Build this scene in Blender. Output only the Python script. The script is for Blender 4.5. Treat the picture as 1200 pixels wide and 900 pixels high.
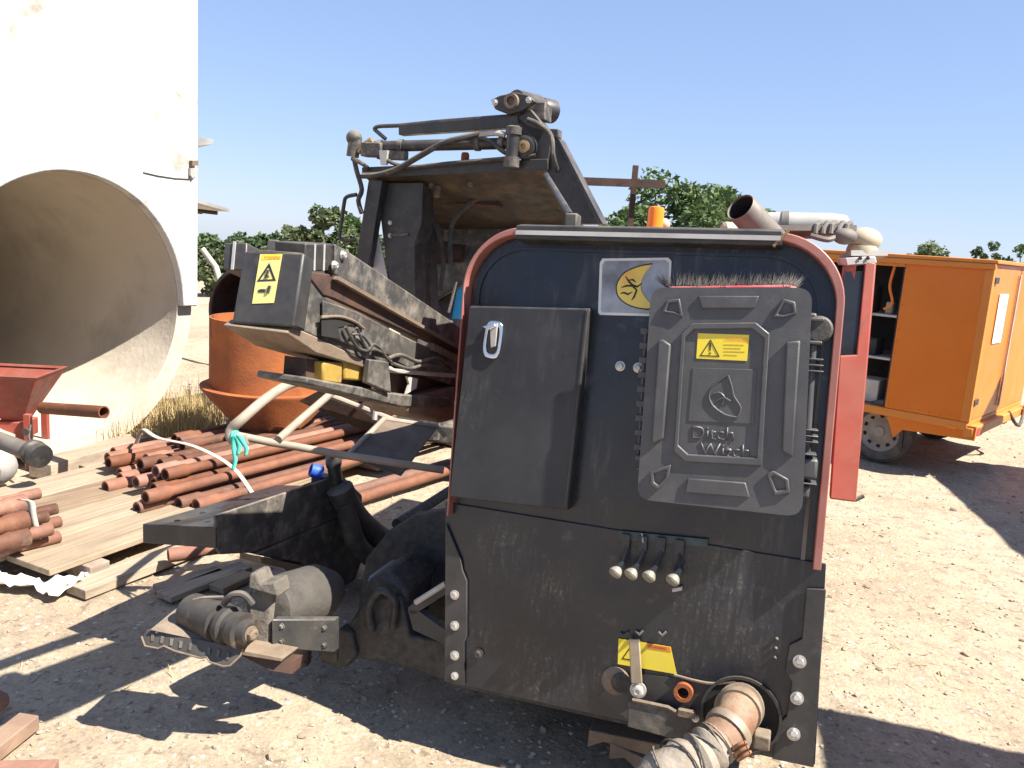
import bpy, math, random
from mathutils import Vector, Matrix, Euler, noise

random.seed(7)
S = bpy.context.scene
for o in list(bpy.data.objects):
    bpy.data.objects.remove(o)
COL = S.collection
rad = math.radians
V = Vector

# ------------------------------------------------------------------ camera
FPX, CAMH = 950.0, 1.65
PITCH, ROLL = rad(10), rad(4)
FW = V((0, math.cos(PITCH), -math.sin(PITCH)))
R0 = V((1, 0, 0)); U0 = R0.cross(FW)
RT = R0 * math.cos(ROLL) + U0 * math.sin(ROLL)
UP = -R0 * math.sin(ROLL) + U0 * math.cos(ROLL)
CP = V((0, 0, CAMH))
cam = bpy.data.cameras.new('camera'); camo = bpy.data.objects.new('camera', cam); COL.objects.link(camo)
cam.sensor_width = 36; cam.lens = FPX / 1200 * 36; cam.clip_end = 3000; cam.clip_start = 0.05
camo.matrix_world = Matrix((( RT.x, UP.x, -FW.x, CP.x), (RT.y, UP.y, -FW.y, CP.y), (RT.z, UP.z, -FW.z, CP.z), (0, 0, 0, 1)))
S.camera = camo

# rear panel frame of the rig (u right, v up, n out towards the viewer); solved from its four corners
PT = V((-0.1547, 2.6081, 1.6684))
PU = V((1.05871, -0.36253, 0.04591)).normalized()
PN = PU.cross(V((-0.00727, 0.20209, 1.42488))).normalized()
PV = PN.cross(PU)
LB = V((-PN.x, -PN.y, 0)).normalized()       # rig's long axis, away from the viewer
LU = V((PU.x, PU.y, 0)).normalized()         # across the rig

# ------------------------------------------------------------------ world, sun, exposure
SUN = (PU * 0.66 + PV * 0.745 + PN * 0.15).normalized()
elev = math.asin(SUN.z); azim = math.atan2(SUN.x, SUN.y)
W = bpy.data.worlds.new('World'); S.world = W; W.use_nodes = True
nt = W.node_tree; bg = nt.nodes['Background']
sky = nt.nodes.new('ShaderNodeTexSky'); sky.sky_type = 'NISHITA'; sky.sun_disc = False
sky.sun_elevation = elev; sky.sun_rotation = azim
sky.air_density = 1.0; sky.dust_density = 0.15; sky.ozone_density = 3.5; sky.altitude = 100
gam = nt.nodes.new('ShaderNodeGamma'); gam.inputs[1].default_value = 0.5      # hazy summer sky: softer step from zenith to horizon
tint = nt.nodes.new('ShaderNodeMix'); tint.data_type = 'RGBA'; tint.blend_type = 'MULTIPLY'; tint.inputs[0].default_value = 1; tint.inputs[7].default_value = (.85, .965, 1.27, 1)
nt.links.new(sky.outputs[0], gam.inputs[0]); nt.links.new(gam.outputs[0], tint.inputs[6]); nt.links.new(tint.outputs[2], bg.inputs[0]); bg.inputs[1].default_value = 0.132
sl = bpy.data.lights.new('sun', 'SUN'); sl.energy = 5.0; sl.angle = rad(0.55); sl.color = (1, .95, .86)
so = bpy.data.objects.new('sun', sl); COL.objects.link(so); so.location = (6, -4, 9)
so.rotation_euler = SUN.to_track_quat('Z', 'Y').to_euler()
S.view_settings.view_transform = 'Standard'; S.view_settings.look = 'None'
S.view_settings.exposure = 1.34; S.view_settings.gamma = 1; S.view_settings.use_curve_mapping = False

# ------------------------------------------------------------------ helpers
def ray(x, y): return FW + RT * ((x - 600) / FPX) - UP * ((y - 450) / FPX)
def Q(x, y, d): return CP + ray(x, y) * d
def G(x, y, h=0.0):
    r = ray(x, y); return CP + r * ((h - CAMH) / r.z)
def onplane(x, y, p0, n):
    r = ray(x, y); return CP + r * ((p0 - CP).dot(n) / r.dot(n))
def PP(x, y, w=0.0): return onplane(x, y, PT + PN * w, PN)          # pixel -> point at height w over the panel
def uv(x, y, w=0.0):
    d = PP(x, y, w) - PT; return d.dot(PU), d.dot(PV)
def PW(u, v, w=0.0): return PT + PU * u + PV * v + PN * w

ORG = {}
XF = None      # (anchor while drawing, anchor in place, size factor) of the assembly being built
class MB:
    def __init__(s): s.v = []; s.f = []
    def add(s, vs, fs):
        b = len(s.v); s.v += [V(p) for p in vs]; s.f += [tuple(b + i for i in f) for f in fs]; return s
    def box(s, c, ax, ay, az):
        c = V(c); vs = [c + ax * i + ay * j + az * k for k in (-1, 1) for j in (-1, 1) for i in (-1, 1)]
        return s.add(vs, [(0, 2, 3, 1), (4, 5, 7, 6), (0, 1, 5, 4), (2, 6, 7, 3), (0, 4, 6, 2), (1, 3, 7, 5)])
    def abox(s, x0, x1, y0, y1, z0, z1):
        return s.box(((x0 + x1) / 2, (y0 + y1) / 2, (z0 + z1) / 2), V(((x1 - x0) / 2, 0, 0)), V((0, (y1 - y0) / 2, 0)), V((0, 0, (z1 - z0) / 2)))
    def prism(s, poly, vec):
        poly = [V(p) for p in poly]; vec = V(vec); n = len(poly)
        return s.add(poly + [p + vec for p in poly], [tuple(range(n - 1, -1, -1)), tuple(range(n, 2 * n))] + [(i, (i + 1) % n, n + (i + 1) % n, n + i) for i in range(n)])
    def ringprism(s, outer, inner, vec):
        n = len(outer); vec = V(vec); o = [V(p) for p in outer]; i_ = [V(p) for p in inner]
        vs = o + i_ + [p + vec for p in o] + [p + vec for p in i_]; fs = []
        for i in range(n):
            j = (i + 1) % n
            fs += [(i, n + i, n + j, j), (2 * n + i, 2 * n + j, 3 * n + j, 3 * n + i), (i, j, 2 * n + j, 2 * n + i), (n + i, 3 * n + i, 3 * n + j, n + j)]
        return s.add(vs, fs)
    def strip(s, outer, inner, vec):      # open version of ringprism
        n = len(outer); vec = V(vec); o = [V(p) for p in outer]; i_ = [V(p) for p in inner]
        vs = o + i_ + [p + vec for p in o] + [p + vec for p in i_]; fs = []
        for i in range(n - 1):
            j = i + 1
            fs += [(i, n + i, n + j, j), (2 * n + i, 2 * n + j, 3 * n + j, 3 * n + i), (i, j, 2 * n + j, 2 * n + i), (n + i, 3 * n + i, 3 * n + j, n + j)]
        fs += [(0, 2 * n, 3 * n, n), (n - 1, 2 * n - 1, 4 * n - 1, 3 * n - 1)]
        return s.add(vs, fs)
    def tube(s, pts, r, seg=10, cap=True):
        pts = [V(p) for p in pts]; n = len(pts); rs = r if isinstance(r, (list, tuple)) else [r] * n
        t0 = (pts[1] - pts[0]).normalized(); a = t0.orthogonal().normalized(); vs = []
        for i in range(n):
            t = (pts[min(i + 1, n - 1)] - pts[max(i - 1, 0)]).normalized()
            a = (a - t * a.dot(t)).normalized(); b = t.cross(a)
            vs += [pts[i] + (a * math.cos(k * 2 * math.pi / seg) + b * math.sin(k * 2 * math.pi / seg)) * rs[i] for k in range(seg)]
        fs = [(i * seg + k, i * seg + (k + 1) % seg, (i + 1) * seg + (k + 1) % seg, (i + 1) * seg + k) for i in range(n - 1) for k in range(seg)]
        if cap: fs += [tuple(range(seg - 1, -1, -1)), tuple((n - 1) * seg + k for k in range(seg))]
        return s.add(vs, fs)
    def lathe(s, p0, ax, prof, seg=20, close=False):      # prof: (radius, distance along ax)
        p0 = V(p0); ax = V(ax).normalized(); a = ax.orthogonal().normalized(); b = ax.cross(a); vs = []
        for r, t in prof: vs += [p0 + ax * t + (a * math.cos(k * 2 * math.pi / seg) + b * math.sin(k * 2 * math.pi / seg)) * r for k in range(seg)]
        n = len(prof); fs = []
        for i in range(n if close else n - 1):
            j = (i + 1) % n; fs += [(i * seg + k, i * seg + (k + 1) % seg, j * seg + (k + 1) % seg, j * seg + k) for k in range(seg)]
        if not close: fs += [tuple(range(seg - 1, -1, -1)), tuple((n - 1) * seg + k for k in range(seg))]
        return s.add(vs, fs)
    def pipe(s, p0, p1, ro, ri, seg=16):
        p0, p1 = V(p0), V(p1); L = (p1 - p0).length
        return s.lathe(p0, p1 - p0, [(ro, 0), (ro, L), (ri, L), (ri, 0)], seg, True)
    def ball(s, c, r, seg=12, rings=7, sc=(1, 1, 1)):
        pr = [(max(1e-4, math.sin(math.pi * i / rings)) * r, -math.cos(math.pi * i / rings) * r) for i in range(rings + 1)]
        b = len(s.v); s.lathe((0, 0, 0), (0, 0, 1), pr, seg)
        for i in range(b, len(s.v)): p = s.v[i]; s.v[i] = V(c) + V((p.x * sc[0], p.y * sc[1], p.z * sc[2]))
        return s
    def build(s, name, mat, parent=None, bevel=0.0, ang=38, label=None, cat=None, group=None, kind=None, jitter=0):
        if XF: s.v = [XF[1] + (p - XF[0]) * XF[2] for p in s.v]
        if parent is not None: org = ORG[parent]
        else:
            xs = [p.x for p in s.v]; ys = [p.y for p in s.v]; zs = [p.z for p in s.v]
            org = V(((min(xs) + max(xs)) / 2, (min(ys) + max(ys)) / 2, min(zs)))
        me = bpy.data.meshes.new(name); me.from_pydata([tuple(p - org) for p in s.v], [], s.f)
        import bmesh
        bm = bmesh.new(); bm.from_mesh(me); bmesh.ops.recalc_face_normals(bm, faces=bm.faces); bm.to_mesh(me); bm.free()
        me.polygons.foreach_set('use_smooth', [True] * len(me.polygons)); me.set_sharp_from_angle(angle=rad(ang))
        if mat: me.materials.append(mat)
        o = bpy.data.objects.new(name, me); COL.objects.link(o)
        if parent is None: o.location = org
        else: o.parent = parent
        ORG[o] = org
        if bevel:
            m = o.modifiers.new('bevel', 'BEVEL'); m.width = bevel; m.segments = 2; m.limit_method = 'ANGLE'; m.angle_limit = rad(40)
        if label: o['label'] = label
        if cat: o['category'] = cat
        if group: o['group'] = group
        if kind: o['kind'] = kind
        return o
def thing(name, loc, label, cat, group=None):
    o = bpy.data.objects.new(name, None); COL.objects.link(o); o.location = loc; o.empty_display_size = .1
    o['label'] = label; o['category'] = cat
    if group: o['group'] = group
    ORG[o] = V(loc); return o
def bez(pts, n=6):      # Catmull-Rom through points
    pts = [V(p) for p in pts]; out = []
    for i in range(len(pts) - 1):
        p0, p1, p2, p3 = pts[max(i - 1, 0)], pts[i], pts[i + 1], pts[min(i + 2, len(pts) - 1)]
        for k in range(n):
            t = k / n
            out.append(((p1 * 2) + (p2 - p0) * t + (p0 * 2 - p1 * 5 + p2 * 4 - p3) * t * t + (p1 * 3 - p0 - p2 * 3 + p3) * t ** 3) * .5)
    return out + [pts[-1]]
def lettering(name, body, origin, ax, ay, height, mat, parent, depth=.0006, bold=0.0):
    cu = bpy.data.curves.new('lettering', 'FONT'); cu.body = body; cu.size = 1; cu.extrude = 0; cu.offset = bold
    t = bpy.data.objects.new('lettering_curve', cu); COL.objects.link(t)
    dg = bpy.context.evaluated_depsgraph_get(); me = t.evaluated_get(dg).to_mesh()
    ax = V(ax).normalized(); ay = V(ay).normalized(); az = ax.cross(ay)
    m = MB(); k = height / .7
    m.add([V(origin) + ax * (v.co.x * k) + ay * (v.co.y * k) + az * depth for v in me.vertices], [tuple(p.vertices) for p in me.polygons])
    w = max(v.co.x for v in me.vertices) * k
    bpy.data.objects.remove(t); bpy.data.curves.remove(cu)
    return m.build(name, mat, parent), w

# ------------------------------------------------------------------ materials
MATS = {}
def mat(name, base, base2=None, scale=6, rough=.6, rough2=None, metal=0, bump=0, bscale=60, patch=None, pscale=4, plo=.55, phi=.65, dust=None, dustamt=.6, streak=None, spec=.5, coat=0, trans=0, detail=6, vary=0, splash=None, splashcol=(.14, .13, .117), grain=None):
    """two-tone noise base, optional sharp patches (rust, chipped paint), settled dust on upward faces, vertical streaks"""
    m = bpy.data.materials.new(name); m.use_nodes = True; n = m.node_tree.nodes; l = m.node_tree.links
    b = n['Principled BSDF']; tc = n.new('ShaderNodeTexCoord'); co = tc.outputs['Object']
    def nz(sc, det=detail, rg=.55, vec=None):
        t = n.new('ShaderNodeTexNoise'); t.inputs['Scale'].default_value = sc; t.inputs['Detail'].default_value = det; t.inputs['Roughness'].default_value = rg
        l.new(vec or co, t.inputs['Vector']); return t.outputs['Fac']
    def rng(f, lo, hi, a=0, c=1):
        r = n.new('ShaderNodeMapRange'); r.clamp = True
        for i, x in enumerate((lo, hi, a, c)): r.inputs[i + 1].default_value = x
        l.new(f, r.inputs[0]); return r.outputs[0]
    def mix(f, a, c):
        x = n.new('ShaderNodeMix'); x.data_type = 'RGBA'
        if isinstance(f, float): x.inputs[0].default_value = f
        else: l.new(f, x.inputs[0])
        for i, y in ((6, a), (7, c)):
            if isinstance(y, tuple): x.inputs[i].default_value = (*y[:3], 1)
            else: l.new(y, x.inputs[i])
        return x.outputs[2]
    col = mix(rng(nz(scale), .36, .64), tuple(base), tuple(base2 or base)); ro = None
    fac_all = None
    if streak:
        mp = n.new('ShaderNodeMapping'); mp.inputs['Scale'].default_value = (22, 22, 1.3); l.new(co, mp.inputs[0])
        f0 = rng(nz(1.6, 5, .6, mp.outputs[0]), .54, .7, 0, .85); fm = rng(nz(2.4, 3, .5), .47, .62); mk = n.new('ShaderNodeMath'); mk.operation = 'MULTIPLY'; l.new(f0, mk.inputs[0]); l.new(fm, mk.inputs[1]); f = mk.outputs[0]; col = mix(f, col, tuple(streak))
    if grain:
        mg = n.new('ShaderNodeMapping'); mg.inputs['Rotation'].default_value = (0, 0, -grain[0]); l.new(co, mg.inputs[0]); mg2 = n.new('ShaderNodeMapping'); mg2.inputs['Scale'].default_value = (1.6, 34, 34); l.new(mg.outputs[0], mg2.inputs[0])
        col = mix(rng(nz(1.0, 7, .65, mg2.outputs[0]), .4, .68, 0, .85), col, tuple(grain[1]))
    if splash:
        mp2 = n.new('ShaderNodeMapping'); mp2.inputs['Scale'].default_value = (60, 60, 5); l.new(co, mp2.inputs[0])
        st2 = rng(nz(1.5, 7, .68, mp2.outputs[0]), .46, .64); sp2 = rng(nz(90, 4, .6), .5, .68, .15, 1)
        tot = None
        for c, r in splash:
            vd = n.new('ShaderNodeVectorMath'); vd.operation = 'DISTANCE'; l.new(co, vd.inputs[0]); vd.inputs[1].default_value = c - RIGLOC
            f = rng(vd.outputs['Value'], r, r * .25)
            if tot is None: tot = f
            else:
                ma_ = n.new('ShaderNodeMath'); ma_.operation = 'MAXIMUM'; l.new(tot, ma_.inputs[0]); l.new(f, ma_.inputs[1]); tot = ma_.outputs[0]
        for e in (st2, sp2):
            mu_ = n.new('ShaderNodeMath'); mu_.operation = 'MULTIPLY'; l.new(tot, mu_.inputs[0]); l.new(e, mu_.inputs[1]); tot = mu_.outputs[0]
        col = mix(tot, col, tuple(splashcol))
    if patch:
        f = rng(nz(pscale, 10, .68), plo, phi); col = mix(f, col, tuple(patch)); fac_all = f
    if dust:
        g = n.new('ShaderNodeNewGeometry'); sx = n.new('ShaderNodeSeparateXYZ'); l.new(g.outputs['Normal'], sx.inputs[0])
        up = rng(sx.outputs['Z'], -.15, .9); f2 = rng(nz(9, 8, .65), .3, .68)
        mu = n.new('ShaderNodeMath'); mu.operation = 'MULTIPLY'; l.new(up, mu.inputs[0]); l.new(f2, mu.inputs[1])
        m2 = n.new('ShaderNodeMath'); m2.operation = 'MULTIPLY'; l.new(mu.outputs[0], m2.inputs[0]); m2.inputs[1].default_value = dustamt
        fl = rng(nz(14, 8, .7), .48, .75, 0, dustamt * .5)
        ma = n.new('ShaderNodeMath'); ma.operation = 'MAXIMUM'; l.new(m2.outputs[0], ma.inputs[0]); l.new(fl, ma.inputs[1])
        col = mix(ma.outputs[0], col, tuple(dust)); fac_all = ma.outputs[0]
    if vary:
        oi = n.new('ShaderNodeObjectInfo'); vr = rng(oi.outputs['Random'], 0, 1, 1 - vary, 1 + vary * .5); hv = n.new('ShaderNodeHueSaturation'); l.new(vr, hv.inputs['Value']); l.new(rng(oi.outputs['Random'], 0, 1, 1.1, .8), hv.inputs['Saturation']); l.new(col, hv.inputs['Color']); col = hv.outputs[0]
    l.new(col, b.inputs['Base Color']); b.inputs['Metallic'].default_value = metal
    b.inputs['Specular IOR Level'].default_value = spec
    r2 = rough2 if rough2 is not None else min(1, rough + .18)
    rr = rng(nz(scale * 2.3), .35, .65, rough, r2)
    if fac_all is not None:
        x = n.new('ShaderNodeMix'); l.new(fac_all, x.inputs[0]); l.new(rr, x.inputs[2]); x.inputs[3].default_value = .85; rr = x.outputs[0]
    l.new(rr, b.inputs['Roughness'])
    if coat: b.inputs['Coat Weight'].default_value = coat
    if trans: b.inputs['Transmission Weight'].default_value = trans
    if bump:
        bp = n.new('ShaderNodeBump'); bp.inputs['Strength'].default_value = 1; bp.inputs['Distance'].default_value = bump
        l.new(nz(bscale, 5), bp.inputs['Height']); l.new(bp.outputs[0], b.inputs['Normal'])
    MATS[name] = m; return m
DUST = (.36, .29, .21)
RIGLOC = (PT + PU * .56 + LB * 1.2).xy.to_3d()
SPL = [(PP(842, 690), .2), (PP(642, 690), .13), (PP(590, 640), .13), (PP(870, 740), .14), (PP(560, 735), .1), (PP(630, 790), .14), (PP(552, 470), .13), (PP(690, 790), .1), (PP(800, 770), .1)]
BLK = mat('black_paint', (.009, .0105, .016), (.015, .017, .023), 3, .2, .36, bump=.0022, bscale=3.5, dust=(.26, .23, .19), dustamt=.12, streak=(.07, .066, .062), spec=.5, patch=(.07, .066, .062), pscale=13, plo=.6, phi=.74, splash=SPL)
BLKD = mat('black_paint_dusty', (.028, .028, .03), (.06, .056, .05), 7, .5, .75, bump=.0015, bscale=40, dust=DUST, dustamt=.6, patch=(.2, .175, .145), pscale=13, plo=.49, phi=.7)
BLKM = mat('black_frame_paint', (.015, .016, .018), (.027, .027, .028), 6, .36, .55, bump=.0006, bscale=40, dust=DUST, dustamt=.32, patch=(.05, .038, .03), pscale=7, plo=.62, phi=.72)
DOORP = mat('black_door_paint', (.024, .025, .03), (.035, .036, .04), 4, .28, .42, bump=.002, bscale=4, dust=(.26, .23, .19), dustamt=.2, streak=(.085, .08, .076), spec=.25, splash=SPL)
GRIME = mat('oily_grime', (.016, .0145, .0135), (.036, .031, .027), 16, .38, .75, bump=.007, bscale=34, patch=(.065, .054, .043), pscale=11, plo=.5, phi=.72)
RUBBER = mat('rubber', (.025, .025, .026), (.05, .047, .043), 10, .6, .8, bump=.002, bscale=70, dust=DUST, dustamt=.6)
PLASTIC = mat('black_plastic', (.056, .055, .056), (.072, .07, .07), 14, .38, .48, bump=.0006, bscale=240, dust=(.3, .27, .23), dustamt=.22)
REDF = mat('faded_red_paint', (.3, .095, .075), (.38, .16, .13), 5, .4, .6, dust=DUST, dustamt=.3, patch=(.3, .07, .045), pscale=5, plo=.58, phi=.7)
RED = mat('red_paint', (.36, .055, .035), (.3, .07, .045), 4, .38, .55, dust=DUST, dustamt=.35, patch=(.18, .06, .03), pscale=6, plo=.62, phi=.7)
HOPRED = mat('hopper_red', (.27, .045, .028), (.21, .05, .034), 5, .5, .7, bump=.001, patch=(.16, .05, .028), pscale=5, plo=.52, phi=.66, dust=DUST, dustamt=.3)
RUST = mat('rust_orange', (.36, .11, .028), (.26, .075, .024), 5, .75, .9, bump=.002, bscale=60, patch=(.13, .045, .02), pscale=4, plo=.55, phi=.7)
RODM = mat('rod_rust', (.26, .1, .05), (.15, .058, .032), 6, .65, .85, bump=.002, bscale=70, patch=(.3, .17, .1), pscale=8, plo=.55, phi=.7, vary=.45)
RODD = mat('rod_rust_dark', (.18, .075, .042), (.1, .042, .026), 6, .65, .85, bump=.002, bscale=70, patch=(.3, .19, .125), pscale=6, plo=.55, phi=.7, vary=.4)
DKRUST = mat('dark_rust', (.05, .026, .018), (.085, .042, .027), 6, .7, .9, bump=.002, bscale=40, patch=(.035, .022, .018), pscale=5)
BROWN = mat('brown_dusty_steel', (.13, .088, .058), (.2, .145, .1), 6, .65, .85, bump=.003, bscale=40, patch=(.05, .035, .028), pscale=6, plo=.5, phi=.7, dust=DUST, dustamt=.5)
LROOF = mat('grimy_roof_steel', (.035, .028, .022), (.07, .05, .034), 5, .6, .85, bump=.004, bscale=25, patch=(.13, .085, .05), pscale=5, plo=.52, phi=.72)
STEEL = mat('bolt_steel', (.5, .47, .42), (.62, .6, .56), 30, .35, .55, metal=.75, dust=DUST, dustamt=.3)
CHROME = mat('chrome', (.75, .75, .76), None, 8, .14, .3, metal=1, dust=DUST, dustamt=.1)
ALU = mat('grey_metal', (.42, .4, .37), (.55, .52, .48), 8, .45, .65, metal=.35, dust=DUST, dustamt=.4)
BRASS = mat('dull_brass', (.42, .3, .15), (.3, .2, .1), 12, .45, .65, metal=.6)
YEL = mat('yellow_label', (.78, .6, .03), (.72, .56, .05), 12, .4, .55, dust=DUST, dustamt=.15)
YELP = mat('yellow_pale_label', (.7, .62, .2), (.64, .57, .22), 12, .5, .65, dust=DUST, dustamt=.25)
YELB = mat('yellow_block', (.42, .27, .03), (.32, .2, .03), 9, .6, .8, bump=.002, dust=DUST, dustamt=.6, patch=(.1, .07, .04), pscale=7, plo=.58, phi=.7)
ORL = mat('orange_print', (.75, .2, .03), None, 10, .5)
INK = mat('black_print', (.015, .015, .015), (.03, .03, .03), 20, .5)
WHITEP = mat('white_print', (.75, .74, .7), (.66, .65, .61), 12, .45, .6)
SILV = mat('silver_film', (.16, .16, .165), (.4, .4, .4), 7, .3, .5, metal=.4, dust=DUST, dustamt=.1)
LEAFY = mat('emblem_yellow', (.8, .6, .12), (.75, .36, .06), 9, .4)
CONC = mat('concrete', (.49, .43, .345), (.54, .475, .385), 1.4, .85, .95, bump=.004, bscale=25, patch=(.34, .29, .225), pscale=1.6, plo=.5, phi=.8)
WHITE = mat('white_render', (.62, .6, .55), (.56, .54, .49), 1.2, .85, .95, bump=.004, bscale=30, patch=(.16, .125, .085), pscale=1.9, plo=.52, phi=.72)
SHEET = mat('weathered_sheet', (.5, .49, .46), (.38, .36, .33), 5, .6, .8, metal=.2)
WOOD = mat('pale_timber', (.4, .31, .21), (.33, .25, .165), 3, .8, .95, bump=.003, bscale=60, patch=(.24, .18, .12), pscale=3, plo=.56, phi=.75, grain=(1.13, (.2, .145, .095)), vary=.25)
WOOD2 = mat('worn_timber', (.36, .265, .18), (.27, .19, .13), 4, .85, .95, bump=.003, bscale=70, patch=(.18, .13, .09), pscale=4, plo=.54, phi=.7, grain=(1.0, (.15, .105, .07)), vary=.25)
CLOTH = mat('white_sheeting', (.8, .79, .76), (.74, .73, .7), 10, .6, .8, bump=.003, bscale=30)
STRAP = mat('white_webbing', (.5, .46, .38), (.4, .36, .29), 18, .8, .9, bump=.001, bscale=200)
ORANGE = mat('orange_vehicle_paint', (.72, .185, .012), (.66, .165, .011), 2, .3, .42, dust=DUST, dustamt=.15, spec=.4)
ORANGEL = mat('orange_edge_paint', (.68, .23, .03), (.62, .2, .025), 3, .4, .5, dust=DUST, dustamt=.2)
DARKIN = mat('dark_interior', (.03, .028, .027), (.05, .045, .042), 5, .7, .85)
TYRE = mat('dusty_tyre', (.06, .055, .05), (.11, .095, .08), 9, .8, .95, bump=.004, bscale=50, dust=DUST, dustamt=.5)
RIM = mat('dusty_rim', (.34, .3, .26), (.27, .23, .2), 10, .6, .8, metal=.2, dust=DUST, dustamt=.5)
GLASS = mat('dark_glass', (.012, .014, .016), None, 4, .06, .12, dust=DUST, dustamt=.06)
AMBER = mat('amber_plastic', (.9, .26, .01), (.85, .22, .01), 8, .25, .4)
CREAM = mat('cream_plastic', (.5, .41, .28), (.44, .36, .25), 6, .5, .7, dust=DUST, dustamt=.2)
WHITEM = mat('white_metal', (.42, .4, .37), (.34, .32, .295), 6, .45, .6, dust=DUST, dustamt=.4)
TAPE = mat('dirty_tape', (.32, .27, .21), (.22, .18, .14), 16, .7, .9, bump=.004, bscale=45, patch=(.25, .2, .15), pscale=11, plo=.55, phi=.68)
EXH = mat('exhaust_steel', (.11, .097, .085), (.165, .147, .13), 8, .55, .75, metal=.25, dust=DUST, dustamt=.3)
SOOT_HOLE = mat('soot_and_hole_dark', (.012, .011, .01), (.02, .018, .016), 10, .9)  # real soot in the exhaust; elsewhere flat black painted for unlit holes
BLUE = mat('blue_plastic', (.025, .42, .72), (.03, .46, .76), 4, .4, .5, dust=DUST, dustamt=.15)
BLUEC = mat('blue_cap', (.02, .09, .45), (.03, .1, .5), 9, .45)
GREEN = mat('green_rag', (.08, .5, .36), (.1, .58, .42), 20, .8)
BARK = mat('bark', (.13, .09, .06), (.2, .15, .1), 8, .9, bump=.01, bscale=12)
REDB = mat('red_brush_back', (.5, .04, .05), (.6, .16, .15), 7, .5)
BRIST = mat('bristle', (.035, .032, .03), (.11, .095, .08), 12, .7)
STONE = mat('pebble', (.46, .39, .3), (.3, .25, .2), 7, .9, .95, bump=.002, bscale=50)
STRAW = mat('dry_grass', (.52, .4, .19), (.42, .3, .13), 6, .85)
SOIL = mat('clods', (.36, .28, .2), (.28, .21, .145), 8, .95, .98, bump=.006, bscale=20)
BRICK = mat('fired_clay', (.27, .14, .095), (.21, .11, .075), 10, .9, .95, bump=.003, bscale=60)
CONT = mat('container_paint', (.08, .12, .2), (.07, .1, .17), 3, .5, .65, dust=DUST, dustamt=.3, patch=(.2, .09, .05), pscale=4, plo=.63, phi=.7)
def leafmat(name, c1, c2):
    m = mat(name, c1, c2, 1.1, .55, .7); n = m.node_tree.nodes; l = m.node_tree.links
    b = n['Principled BSDF']; tr = n.new('ShaderNodeBsdfTranslucent'); mx = n.new('ShaderNodeMixShader'); mx.inputs[0].default_value = .28
    l.new(b.inputs['Base Color'].links[0].from_socket, tr.inputs[0]); l.new(b.outputs[0], mx.inputs[1]); l.new(tr.outputs[0], mx.inputs[2])
    l.new(mx.outputs[0], n['Material Output'].inputs[0]); return m
LEAF = [leafmat('leaf_green', (.06, .105, .032), (.1, .15, .042)), leafmat('leaf_olive', (.09, .125, .052), (.14, .165, .07)), leafmat('leaf_dark', (.045, .08, .028), (.075, .115, .038))]

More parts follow.
